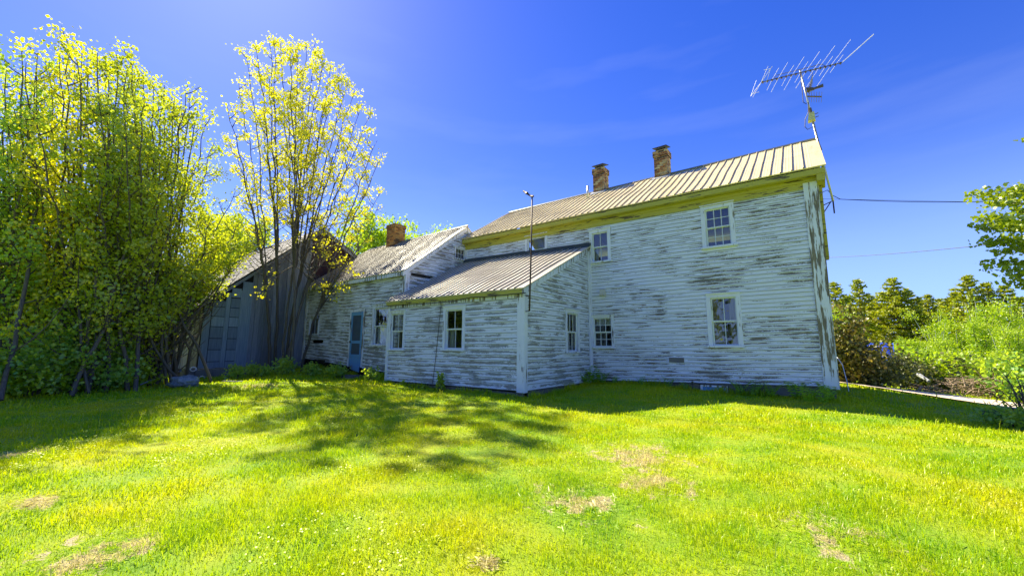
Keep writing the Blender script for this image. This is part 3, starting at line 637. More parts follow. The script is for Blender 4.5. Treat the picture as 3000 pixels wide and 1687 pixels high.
window(house, (W1[0], LY, W1[2]), EX, -EY, W1[1]-W1[0], W1[3]-W1[2], (2, 1), (2, 1), casing=.085, curtain=[(.2, .5, 0, .5, CU_)], label='window at the left end of the lean-to front wall')
window(house, (0, SW[0], SW[2]), EY, EX, SW[1]-SW[0], SW[3]-SW[2], (3, 1), (3, 1), casing=.1, curtain=[(.1, .6, 0, .45, CW_)], label='narrow looking window in the lean-to side wall')
# drooping wire along the lean-to eave and down the wall
mb = MB(); pts = [onY(px, py, LY-.13) for px, py in ((1125, 897), (1250, 889), (1330, 882), (1380, 871), (1420, 870), (1540, 858))]; mb.tube(pts, .011, 5)
mb.tube([onY(1293, 884, LY-.06), onY(1285, 960, LY-.03), onY(1276, 1050, LY-.03), onY(1267, 1124, LY-.04)], .008, 5); mb.build('wire', 'cable', house)

# ------------------------------------------------------------------ wing
WY = -2.97; WXL, WXR = -13.0, -5.70
WZE = 3.92; WRY, WRZ = 0.02, 6.20
wl = (-12.52, -11.75, 1.65, 2.39); DR = (-9.13, -8.08, 0.40, 2.50); w3 = (-7.47, -6.5, 1.22, 2.58); HOLE = (-12.08, -11.2, 1.27, 1.40)
wh = [hole(q, WXL) for q in (wl, w3)] + [(DR[0]-WXL, DR[1]-WXL, DR[2]-.2, DR[3]+.01), (HOLE[0]-WXL, HOLE[1]-WXL, HOLE[2], HOLE[3]), (0.25, 2.1, 0.3, 0.56)]
clapboards('wing_front_wall', 'clap_wing', house, (WXL, WY, 0), EX, -EY, WXR-WXL, (0.60, 0.20), (3.90, 3.84), 0.145, wh, seed=31, thick=0.02)
wsl = (WRZ-WZE)/(WRY-WY)
GW = (-.57, -.02, 4.74, 5.17)
gh = [(GW[0]-WY, GW[1]-WY, GW[2], GW[3])]
clapboards('wing_gable_wall', 'clap_wing', house, (WXR, WY, 0), EY, EX, 5.9, (2.3, 2.3), (6.2, 6.2), 0.145, gh+[(0.22, 1.35, 3.70, 3.80)], [(wsl, -1, WZE-.07), (-wsl, -1, WRZ-.07+wsl*(WRY-WY))], seed=32, thick=0.022)
mb = MB(); backing(mb, (WXL, WY, 0), EX, -EY, [(0, 0.5), (WXR-WXL, 0.15), (WXR-WXL, 3.9), (0, 3.9)], [h for h in wh[:4]])
backing(mb, (WXR, WY, 0), EY, EX, [(0, 2.2), (5.9, 2.2), (5.9, 3.9), (WRY-WY, 6.1), (0, 3.85)], gh)
mb.face([(WXL, 3.0, 0), (WXR, 3.0, 0), (WXR, 3.0, 3.9), (WXL, 3.0, 3.9)]); mb.face([(WXL, WY+.03, .35), (WXR, WY+.03, .35), (WXR, 3.0, .35), (WXL, 3.0, .35)])
mb.build('inner_shell', 'dark', house)
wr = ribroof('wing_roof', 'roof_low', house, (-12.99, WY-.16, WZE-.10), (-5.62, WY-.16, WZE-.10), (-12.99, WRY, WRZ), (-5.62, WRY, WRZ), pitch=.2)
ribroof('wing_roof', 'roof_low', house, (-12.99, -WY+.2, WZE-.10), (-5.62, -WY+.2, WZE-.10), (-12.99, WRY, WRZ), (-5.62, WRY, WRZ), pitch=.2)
mb = MB(); mb.tube([(-12.98, WRY, WRZ+.02), (-5.6, WRY, WRZ+.02)], .035, 6); mb.build('ridge_cap', 'ridge', wr)
mb = MB(); mb.brickbox(-10.62, WRY, .66, .62, 5.8, 6.95); mb.brickbox(-10.62, WRY, .72, .68, 6.95, 7.12); c = mb.build('chimney', 'brick_old', wr)
mb = MB(); mb.box((-10.88, WRY-.22, 7.12), (-10.36, WRY+.22, 7.15)); mb.build('chimney_cap', 'iron', wr)
mb = MB(); mb.box((WXL, WY-.14, WZE-.27), (WXR, WY-.115, WZE-.14)); mb.box((WXL, WY-.04, WZE-.25), (WXR-.1, WY-.005, WZE-.1)); mb.build('fascia', 'trim_worn', house)
mb = MB(); mb.plank((WXR+.024, WY-.14, WZE-.30), (WXR+.024, WRY, WRZ-.21), (0, 0, 1), .19, (1, 0, 0), .03); mb.build('rake_board', 'trim', house)
mb = MB(); mb.plank((WXR+.024, -WY+.14, WZE-.30), (WXR+.024, WRY, WRZ-.21), (0, 0, 1), .19, (1, 0, 0), .03); mb.build('rake_board', 'trim', house)
mb = MB(); mb.box((WXR+.001, WY-.03, 2.65), (WXR+.045, WY+.14, WZE-.13)); mb.build('corner_board', 'trim', house)
mb = MB(); mb.box((WXR-.12, WY-.042, 2.6), (WXR, WY, WZE-.25)); mb.build('corner_board', 'trim_worn', house)
mb = MB(); mb.box((WXL+.0, WY-.045, .55), (WXL+.14, WY, WZE-.25)); mb.build('corner_board', 'trim_worn', house)
window(house, (wl[0], WY, wl[2]), EX, -EY, wl[1]-wl[0], wl[3]-wl[2], (2, 1), single=True, casing=.08, curtain=[(0, .42, 0, 1, CU_)], mat='trim_worn', label='small window at the far left end of the wing')
w_ = window(house, (w3[0], WY, w3[2]), EX, -EY, w3[1]-w3[0], w3[3]-w3[2], (1, 1), (1, 1), casing=.12, curtain=[(0, 1, 0, .5, CW_), (0, 1, .8, 1, CW_), (.1, .95, .48, .82, 'purple')], mat='trim_worn', label='window behind the lean-to corner with white curtain and dark blue cloth')
window(house, (WXR, GW[0], GW[2]), EY, EX, GW[1]-GW[0], GW[3]-GW[2], (3, 2), single=True, casing=.06, label='small attic window of six panes in the wing gable')
# storm door
mb = MB(); x0, x1, z0, z1 = DR; y = WY
mb.box((x0, y-.04, z0-.05), (x0+.1, y+.05, z1+.1)); mb.box((x1-.1, y-.04, z0-.05), (x1, y+.05, z1+.1)); mb.box((x0+.1, y-.038, z1), (x1-.1, y+.05, z1+.1)); mb.build('door_frame', 'trim_worn', house)
dx0, dx1 = x0+.11, x1-.11; sk = .03
mb = MB()
for a, b in (((dx0, z0-.02), (dx0+.11, z1-.01)), ((dx1-.11, z0-.02), (dx1, z1-.01)), ((dx0+.11, z1-.14), (dx1-.11, z1-.01)), ((dx0+.11, z0+.86), (dx1-.11, z0+.97)), ((dx0+.11, z0+.36), (dx1-.11, z0+.44)), ((dx0+.11, z0-.02), (dx1-.11, z0+.14))):
    mb.box((a[0], y-.045, a[1]), (b[0], y-.012, b[1]))
mb.box((dx0+.11, y-.035, z0+.14), (dx1-.11, y-.02, z0+.36))
mb.hexa([(dx0+.25, y-.075, z0-.14), (dx1-.02, y-.08, z0-.22), (dx1-.02, y-.06, z0-.22), (dx0+.25, y-.055, z0-.14), (dx0+.22, y-.07, z0+.06), (dx1-.02, y-.075, z0-.02), (dx1-.02, y-.05, z0-.02), (dx0+.22, y-.05, z0+.06)])
door = mb.build('door', 'blue_door', house)
mb = MB(); mb.box((dx0+.11, y-.028, z0+.44), (dx1-.11, y-.022, z0+.86)); mb.box((dx0+.11, y-.028, z0+.97), (dx1-.11, y-.022, z1-.14)); mb.build('screen', 'mesh', door)
mb = MB(); mb.box((dx0+.02, y-.085, z0+.88), (dx0+.06, y-.045, z0+.96)); mb.build('handle', 'iron', door)
mb = MB(); mb.box((dx0-.02, y-.06, z1-.5), (dx0+.02, y-.045, z1-.38)); mb.build('hinge', 'iron', door)
# bottom stone under the wing
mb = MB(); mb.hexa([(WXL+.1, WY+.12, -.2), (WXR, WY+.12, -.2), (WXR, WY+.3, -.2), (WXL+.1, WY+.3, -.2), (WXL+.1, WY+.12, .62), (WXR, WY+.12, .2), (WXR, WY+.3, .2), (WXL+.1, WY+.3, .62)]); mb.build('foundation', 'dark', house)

# ------------------------------------------------------------------ barn
BX = -13.02
barn = empty('barn', (BX, -5, 0)); tag(barn, 'grey weathered board barn with plank double door and silvery roof, behind the maples', 'barn')
PK = (-2.49, 6.75); EF = (-6.86, 2.71); EB = (2.0, 4.1)
def btop(y): return PK[1]+(y-PK[0])*((PK[1]-EF[1])/(PK[0]-EF[0])) if y < PK[0] else PK[1]+(y-PK[0])*((EB[1]-PK[1])/(EB[0]-PK[0]))
def vboards(name, m, p0, p1, zb, ztop, n_out, wmin=.14, wmax=.26, seed=1, lean=0.0, gap=.006):
    rnd = random.Random(seed); p0 = np.array(p0, float); p1 = np.array(p1, float); L = np.linalg.norm(p1-p0); d = (p1-p0)/L; u = 0; mb = MB(); n_out = np.array(n_out, float)
    while u < L-.02:
        w_ = min(rnd.uniform(wmin, wmax), L-u); a = p0+d*u; b = p0+d*(u+w_-gap); o = n_out*rnd.uniform(0, .02); t = n_out*.022
        za0, zb0 = zb+rnd.uniform(-.05, .05), zb+rnd.uniform(-.05, .05); za1, zb1 = ztop(a)-.02, ztop(b)-.02
        sh = -d*lean*(1+rnd.uniform(-.2, .2)); pts = []
        for q, z in ((a, za0), (b, zb0)): pts.append((q+o+sh, z))
        A, B = pts[0][0], pts[1][0]; C_, D_ = a+o, b+o
        mb.hexa([(*A[:2], za0), (*B[:2], zb0), (*(B-t)[:2], zb0), (*(A-t)[:2], za0), (*C_[:2], za1), (*D_[:2], zb1), (*(D_-t)[:2], zb1), (*(C_-t)[:2], za1)])
        u += w_
    return mb.build(name, m, barn)
vboards('gable_wall', 'barn', (BX, -5.25, 0), (BX, WY+.05, 0), .02, lambda p: btop(p[1]), (1, 0, 0), seed=4)
vboards('upper_gable_wall', 'barn_red', (BX-.02, WY+.06, 0), (BX-.02, 2.0, 0), 3.2, lambda p: btop(p[1]), (1, 0, 0), .2, .3, seed=5)
vboards('front_wall', 'barn_brown', (-22, EF[0]+.02, 0), (BX-.03, EF[0]+.02, 0), -.02, lambda p: 2.62, (0, -1, 0), seed=6, lean=.22)
# door bay on the gable side, towards the front corner
def bb(mb, y0, y1, z0, z1, n0, n1): mb.box((BX+n0, y0, z0), (BX+n1, y1, z1))
mb = MB(); mb.hexa([(BX, -6.84, .1), (BX+.03, -6.84, .1), (BX+.03, -6.60, .1), (BX, -6.60, .1), (BX, -6.84, 2.62), (BX+.03, -6.84, 2.62), (BX+.03, -6.62, 2.80), (BX, -6.62, 2.80)])
mb.box((BX, -5.62, .05), (BX+.035, -5.25, 3.78)); mb.build('door_frame', 'barn_door', barn)
z = .10; zs = [.1, .52, .98, 1.42, 1.88, 2.28, 2.66]
for k, (ya, yb) in enumerate(((-6.58, -6.16), (-5.98, -5.66))):
    mb = MB(); rnd = random.Random(k+3)
    for i in range(len(zs)-1 + (2 if k else 1)):
        za = zs[i] if i < len(zs) else zs[-1]+.42*(i-len(zs)+1); zb_ = zs[i+1] if i+1 < len(zs) else za+.40
        if zb_ > btop(ya): zb_ = btop(ya)-.05
        if zb_-za < .05: continue
        mb.box((BX-.005, ya, za+.012), (BX+.018+rnd.uniform(0, .01), yb, zb_-.012))
    mb.box((BX+.0, yb+.005, .06), (BX+.04, yb+(.16 if k == 0 else .035), min(btop(yb)-.1, 3.4)))
    mb.build('door_leaf', 'barn_door', barn)
mb = MB(); mb.face([(BX-.06, EF[0], 0), (BX-.06, PK[0], 0), (BX-.06, PK[0], PK[1]-.1), (BX-.06, EF[0], EF[1]-.1)]); mb.face([(BX-.06, PK[0], 0), (BX-.06, EB[0], 0), (BX-.06, EB[0], EB[1]-.1), (BX-.06, PK[0], PK[1]-.1)])
mb.face([(-22, EF[0]+.06, 0), (BX-.06, EF[0]+.06, 0), (BX-.06, EF[0]+.06, 2.6), (-22, EF[0]+.06, 2.6)]); mb.face([(-22, EF[0], 0), (-22, EB[0], 0), (-22, EB[0], EB[1]), (-22, PK[0], PK[1]-.1), (-22, EF[0], 2.6)]); mb.face([(-22, EB[0], 0), (BX, EB[0], 0), (BX, EB[0], 4), (-22, EB[0], 4)])
mb.build('inner_shell', 'dark', barn)
def shingle_roof(y0, z0, y1, z1, x0, x1, seed, droop=.08):
    rnd = random.Random(seed); mb = MB(); L = math.hypot(y1-y0, z1-z0); dy, dz = (y1-y0)/L, (z1-z0)/L; n = int(L/.15)
    ny_, nz_ = (-dz, dy) if dy > 0 else (dz, -dy)
    for r in range(n+1):
        s0 = r*.15-.1; x = x0
        while x < x1:
            w_ = rnd.uniform(.10, .24); s1 = min(s0+.32, L); sa = s0+rnd.uniform(-.05, .05)-(rnd.uniform(0, .12) if r == 0 else 0); h = rnd.uniform(.018, .045)
            xe = min(x+w_-.006, x1)
            p = lambda xx, s_, hh: (xx, y0+dy*s_+ny_*hh, z0+dz*s_+nz_*hh+.05*math.sin(xx*.8)*math.sin(s_*.9))
            mb.hexa([p(x, sa, h-.012), p(xe, sa, h-.012), p(xe, s1, .0), p(x, s1, .0), p(x, sa, h), p(xe, sa, h), p(xe, s1, .010), p(x, s1, .010)])
            x += w_
    return mb.build('roof', 'shingle', barn)
shingle_roof(EF[0]-.25, EF[1]-.23+.12, PK[0], PK[1]+.08, -22.2, BX+.14, 3)
shingle_roof(EB[0]+.25, EB[1]-.1, PK[0], PK[1]+.08, -22.2, BX+.14, 4)
mb = MB(); mb.plank((BX+.10, EF[0]-.2, EF[1]-.2-.02), (BX+.10, PK[0], PK[1]-.14), (0, 0, 1), .15, (1, 0, 0), .03); mb.build('rake_board', 'barn', barn)
mb = MB(); mb.plank((BX+.10, EB[0]+.2, EB[1]-.27), (BX+.10, PK[0]+.002, PK[1]-.14), (0, 0, 1), .15, (1, 0, 0), .03); mb.build('rake_board', 'barn', barn)

# ------------------------------------------------------------------ aerials and wires
mast0 = onY(2433, 562, RY-.35); MY = RY-.35
base = np.array([6.42, MY, 5.35]); top = onY(2345, 212, MY); top[1] = MY
ant = empty('tv_antenna', tuple(base)); tag(ant, 'large rooftop television antenna on a leaning mast at the right gable', 'antenna')
mid = base+(top-base)*.60
def on_mast(py):   # mast point at a photograph row
    lo_, hi_ = 0.0, 1.2
    for _ in range(40):
        m_ = (lo_+hi_)/2; q = base+(top-base)*m_-CAM; yy = 843.5-FOC*(q@CU)/(q@CF)
        if yy > py: lo_ = m_
        else: hi_ = m_
    return base+(top-base)*m_
mb = MB(); mb.tube([base, mid], .028, 8); mb.tube([mid, top+(top-base)*.02], .022, 8); mb.build('mast', 'alu', ant, True)
rp = on_mast(343)
mb = MB(); mb.hexa([rp+q for q in ([-.1, -.1, -.14], [.08, -.1, -.14], [.08, .08, -.14], [-.1, .08, -.14], [-.07, -.07, .10], [.07, -.07, .13], [.07, .07, .13], [-.07, .07, .10])]); rr = mb.build('rotor', 'plastic', ant)
mb = MB(); mb.tube([on_mast(335), on_mast(318)], .045, 8); mb.build('coupling', 'boom', rr)
for q in (.05, -.05): mb = MB(); mb.tube([rp+[.06, 0, q], rp+[.16, 0, q+.02]], .012, 5); mb.build('bolt', 'boom', rr)
e0 = np.array([-.37, .93, 0.0]); e0 /= np.linalg.norm(e0)
def onE(px, py, off=0.0): d = ray(px, py); return CAM+d*(((top+e0*off)-CAM)@e0)/(d@e0)
b0 = onE(2230, 242); b1 = onE(2467, 184)
# boom runs left-right; elements run towards/away from the viewer
bd = (b1-b0); bL = np.linalg.norm(bd); bd /= bL
mb = MB(); mb.tube([b0, b1], .014, 6); up = np.array([0, 0, .11]); mb.tube([b0+bd*bL*.17+up*.2, b0+bd*bL*.2+up, b0+bd*bL*.76+up, b0+bd*bL*.80+up*.2], .009, 5)
for t in np.linspace(.02, .98, 17): mb.hexa([b0+bd*bL*t+np.array(q) for q in ([-.02, -.03, -.035], [.02, -.03, -.035], [.02, .03, -.035], [-.02, .03, -.035], [-.02, -.03, .01], [.02, -.03, .01], [.02, .03, .01], [-.02, .03, .01])])
mb.build('boom', 'boom', ant)
# element direction found from the photographed slant, all parallel, swept slightly
def rod(c, l0, l1, sweep=0.0, r=.0046, parent=ant):
    mb = MB(); mb.tube([c-e0*l0+bd*sweep*l0, c], r, 5); mb.tube([c, c+e0*l1+bd*sweep*l1], r, 5); return mb.build('element', 'alu_thin', parent)
for t, l, sw in ((.0, .78, -.15), (.14, .55, .1), (.22, .72, .1), (.33, .5, .1), (.40, .80, .1), (.50, .5, .1), (.565, .86, .1), (.66, .45, .1), (.72, .95, .1), (.80, .45, .1), (.87, 1.05, .1), (.93, .40, .1)):
    rod(b0+bd*bL*t, l, l, sw*.3)
mb = MB(); mb.tube([b1, onE(2560, 101, -1.25)], .010, 5); mb.build('element', 'alu_thin', ant)
mb = MB()
pa, pb = onE(2199, 283, .45), onE(2262, 195, -.45)
mb.tube([b0, pa], .0065, 5); mb.tube([b0, pb], .0065, 5); mb.tube([pa, onE(2216, 236, .4)], .005, 4); mb.tube([pa+(b0-pa)*.2, onE(2224, 270, .4)], .007, 4); mb.tube([pb+(b0-pb)*.15, onE(2238, 206, -.4)], .007, 4); mb.tube([pb+(b0-pb)*.15, onE(2244, 246, -.1)], .005, 4)
mb.build('element', 'alu_thin', ant)
# small uhf head with corner reflector
uc = on_mast(283); mb = MB()
u0 = uc; d2 = np.array([.35, .1, -.10]); mb.tube([u0, u0+d2], .02, 6); d3 = np.array([.12, .1, .45]); mb.tube([uc+[.05, 0, .1], uc+[.05, 0, .1]+d3], .012, 6)
for k in range(7):
    c = uc+[.07, .02, .14]+d3*(k/6.0); mb.tube([c-e0*.32+bd*-.12, c+e0*.32+bd*.12], .005, 4)
    c = u0+d2*(k/6.0)+np.array([.0, 0, -.02]); mb.tube([c-e0*.32+bd*-.12, c+e0*.32+bd*.12], .005, 4)
mb.hexa([uc+q for q in ([.02, -.12, .12], [.20, -.06, .10], [.20, .0, .12], [.02, .05, .14], [.0, -.1, .24], [.18, -.05, .20], [.20, .0, .2], [.02, .05, .24])])
mb.hexa([uc+q for q in ([.18, -.05, .14], [.42, .05, .17], [.42, .07, .17], [.18, .0, .14], [.18, -.05, .18], [.42, .05, .27], [.42, .07, .27], [.18, .0, .18])])
mb.build('reflector', 'boom', ant)
mb = MB(); pts = [onY(px, py, MY-.05) for px, py in ((2345, 218), (2350, 262), (2353, 300), (2362, 305), (2368, 300), (2368, 330), (2359, 350), (2358, 372), (2366, 380), (2384, 371), (2391, 395), (2400, 420), (2408, 440))]; mb.tube(pts, .010, 5); mb.build('lead_wire', 'cable', ant)
mb = MB(); mb.tube([base+[0, 0, -.35], base], .02, 6)
mb.tube([np.array([6.05, MY-.02, 5.22]), base+[0, 0, .02]], .014, 5); mb.tube([np.array([6.05, MY-.02, 4.85]), base+[-.05, 0, 0]], .014, 5); mb.build('bracket', 'iron', ant)

pole = empty('conduit_mast', (0.16, LY-.12, 1.95)); tag(pole, 'thin dark pipe mast with a crossbar standing on the lean-to corner', 'pole')
pt = onX(1559, 572, .02); pbm = onX(1551, 911, .19)
mb = MB(); mb.tube([pbm, pt*.5+pbm*.5+[0.01, 0, 0], pt], .020, 8); mb.build('pipe', 'iron', pole, True)
c = onX(1557, 576, .02); mb = MB(); mb.tube([onX(1563, 575, .1), c, onX(1534, 560, -.35)], .026, 6); mb.tube([onX(1545, 567, -.15), onX(1541, 565, -.25)], .04, 6); mb.build('crossbar', 'iron', pole)
mb = MB(); bq = onX(1552, 866, .17); mb.tube([(0.0, bq[1]+.03, bq[2]), bq], .012, 5); mb.build('bracket', 'iron', pole); mb = MB(); mb.tube([(0.0, pbm[1]+.05, pbm[2]), pbm], .010, 5); mb.build('bracket', 'iron', pole)

def cable(name, pts, r, label, group=None):
    mb = MB(); mb.tube(pts, r, 5); o = mb.build(name, 'cable'); tag(o, label, 'wire', group); return o
def cat(a, b, sag, n=14):
    a, b = np.array(a), np.array(b); return [a+(b-a)*t-EZ*sag*4*t*(1-t) for t in np.linspace(0, 1, n)]
A = onX(2402, 567, XR+.06); P1 = onX(2424, 557, 6.35)
far = onD(2965, 590, 17.0); far2 = onD(3300, 560, 21)
cable('service_cable', [A, P1, onX(2440, 573, 6.45)]+cat(onX(2462, 584, 6.6), far, .05, 8)+[far2], .010, 'thick black service cable leaving the gable under the antenna')
cable('overhead_wire', cat(onX(2400, 583, XR+.1), onD(2870, 592, 22), .0, 5), .006, 'hair thin straight wire just below the thick service cable')
cable('telephone_wire', cat(onX(2411, 755, XR+.12), onD(2905, 716, 19), .06, 12)+[onD(3200, 690, 24)], .011, 'lower thin wire running to the maple branch at right')
mb = MB(); mb.tube([onD(2452, 1046, 17.5), onD(2468, 1068, 17), onD(2482, 1120, 16.2), onD(2489, 1158, 15.8)], .012, 5); o = mb.build('hanging_cord', 'pvc'); tag(o, 'pale loose cord hanging beside the dark shrub at the house corner', 'cord')

# ------------------------------------------------------------------ yard things
def blob(name, c, s, m, seed, sub=4, amp=.13, flat=.0):
    import bmesh
    bm = bmesh.new(); bmesh.ops.create_icosphere(bm, subdivisions=sub, radius=1)
    from mathutils import noise
    for v in bm.verts:
        d = noise.fractal(v.co*1.6+Vector((seed, 0, 0)), 1.0, 2.0, 4)*amp*2
        v.co = v.co*(1+d); v.co = Vector((v.co.x*s[0], v.co.y*s[1], v.co.z*s[2]))
    me = bpy.data.meshes.new(name); bm.to_mesh(me); bm.free(); me.polygons.foreach_set('use_smooth', [True]*len(me.polygons))
    o = link(name, me, m); o.location = c; return o
rc = onZ(524, 1128, 0.02); rk = blob('boulder', (rc[0]-.05, rc[1]+.12, 0.10), (.40, .30, .17), 'rock', 3.1, amp=.2); rk.rotation_euler = (0, 0, .75)
tag(rk, 'pale lichened boulder lying in the shade before the barn door', 'rock')
def yawbox(name, c, sx, sy, sz, ang, m, jag=0.03, seed=0):
    rnd = random.Random(seed); ca, sa = math.cos(ang), math.sin(ang); mb = MB(); n = 8
    for i in range(n):
        xa, xb = -sx/2+sx*i/n, -sx/2+sx*(i+1)/n; j0 = rnd.uniform(-jag, jag); h = sz*(1+rnd.uniform(-jag, jag)*3)
        P_ = []
        for (x, y, z) in ((xa, -sy/2+j0, 0), (xb, -sy/2+j0, 0), (xb, sy/2, 0), (xa, sy/2, 0), (xa, -sy/2+j0*1.5, h), (xb, -sy/2+j0*1.5, h), (xb, sy/2, h), (xa, sy/2, h)):
            P_.append((c[0]+x*ca-y*sa, c[1]+x*sa+y*ca, c[2]+z))
        mb.hexa(P_)
    return mb.build(name, m)
a_, b_ = onX(490, 1092, -12.3), onX(640, 1096, -12.3)
st = yawbox('stone_step', (-12.45, -6.35, -.05), 2.1, .75, .33, math.pi/2, M['stone'], .035, 2); tag(st, 'rough dark stone step slab below the barn door', 'step')
p0, p1 = onZ(402, 1090, .22), onZ(520, 1090, .22)
mb = MB(); mb.plank(p0, p1, (0, 0, 1), .10, (CF[0]*.8, CF[1]*.8, 0), .22); o = mb.build('plank', 'barn'); tag(o, 'grey loose plank lying left of the stone step', 'plank')
rp_ = onX(566, 1081, -12.1); mb = MB(); mb.tube([rp_+np.array([0, .09*math.cos(t), .07*math.sin(t)]) for t in np.linspace(0, 2*math.pi, 13)], .022, 6); o = mb.build('pipe_ring', 'pvc', None, True); tag(o, 'small white pipe ring resting on the stone step', 'ring')
rp2 = onX(592, 1107, -11.9); mb = MB(); mb.tube([rp2+np.array([0, .08*math.cos(t), .06*math.sin(t)]) for t in np.linspace(0, 2*math.pi, 13)], .02, 6); o = mb.build('pipe_ring', 'pvc', None, True); tag(o, 'white pipe ring leaning against the face of the stone step, the lower of two', 'ring')
s0, s1 = onZ(412, 1126, .06), onZ(478, 1104, .12); mb = MB(); mb.tube([s0, (s0+s1)/2+[0, 0, .03], s1], .018, 5); o = mb.build('stick', 'birch'); tag(o, 'thin pale stick in the grass left of the boulder', 'stick')
s0, s1 = onZ(650, 1118, .03), onZ(705, 1119, .03); mb = MB(); mb.plank(s0, s1, (0, 0, 1), .03, (0, .2, 0), .5); o = mb.build('plank', 'barn'); tag(o, 'small flat board in the grass right of the stone step', 'plank')
ds = onZ(1046, 1108, 0.03); mb = MB(); mb.box((-8.9, -3.6, -.1), (-7.9, -3.05, .08)); o = mb.build('doorstep', 'stone'); tag(o, 'low flat doorstep stone under the blue storm door', 'step')
tp = onD(2550, 1030, 26)
vs = []; fs = []
for i in range(13):
    for j in range(7):
        x = (i-6)*.14; zz = 1.25*math.cos((j-3)*.45)+.07*math.sin(i*1.9+j); y = (j-3)*.38
        vs.append((tp[0]+x*1.0+y*.1, tp[1]+y, tp[2]-.85+zz-.05*math.cos(i*2.2)))
fs = [(i*7+j, (i+1)*7+j, (i+1)*7+j+1, i*7+j+1) for i in range(12) for j in range(6)]
mb = MB(); mb.mesh_part(vs, fs); o = mb.build('tarpaulin', 'tarp', None, True); tag(o, 'bright blue tarpaulin over a heap behind the reddish shrub', 'tarp')

# ------------------------------------------------------------------ vegetation helpers
def tubes_np(paths, nside=5):
    Vs = []; Fs = []; off = 0
    for pts, rad in paths:
        pts = np.array(pts, float); n = len(pts); t = np.gradient(pts, axis=0); t /= np.linalg.norm(t, axis=1)[:, None]+1e-9
        ref = np.array([1.0, 0.3, 0]); a = np.cross(t, ref); a /= np.linalg.norm(a, axis=1)[:, None]+1e-9; b = np.cross(t, a)
        ang = np.arange(nside)*2*math.pi/nside; r = np.broadcast_to(rad, n)[:, None, None]
        v = pts[:, None]+r*(a[:, None]*np.cos(ang)[None, :, None]+b[:, None]*np.sin(ang)[None, :, None]); Vs.append(v.reshape(-1, 3))
        i = np.arange(n-1)[:, None]*nside; k = np.arange(nside)[None]; k2 = (k+1) % nside
        Fs.append((np.stack([i+k, i+k2, i+nside+k2, i+nside+k], -1).reshape(-1, 4))+off); off += n*nside
    return np.concatenate(Vs), np.concatenate(Fs)
def leaves_np(P, size, up=.3, ratio=.9, r=None):
    r = r or rng; n = len(P); size = np.broadcast_to(size, n)*r.uniform(.65, 1.25, n)
    d = r.normal(size=(n, 3)); d[:, 2] = d[:, 2]*.7-up*.8; d /= np.linalg.norm(d, axis=1)[:, None]
    q = r.normal(size=(n, 3)); q[:, 2] *= .5; s = np.cross(d, q); s /= np.linalg.norm(s, axis=1)[:, None]+1e-9; nn = np.cross(d, s)
    L = size[:, None]; W = L*ratio*.5
    v0 = P; v1 = P+d*L*.45+s*W+nn*L*.10; v2 = P+d*L; v3 = P+d*L*.45-s*W+nn*L*.10
    V = np.stack([v0, v1, v2, v3], 1).reshape(-1, 3); i = np.arange(n)[:, None]*4
    return V, np.concatenate([i+[[0, 1, 2, 3]]])
def bez(a, b, c, n): t = np.linspace(0, 1, n)[:, None]; return a*(1-t)**2+2*b*t*(1-t)+c*t**2
STAND_EDGE = [(100, 560), (220, 560), (300, 632), (400, 655), (600, 690), (700, 725), (800, 690), (850, 620), (950, 470), (1100, 430)]
def proj(P):
    q = np.atleast_2d(P)-CAM; z = q@CF; return 1500+FOC*(q@CR)/z, 843.5-FOC*(q@CU)/z
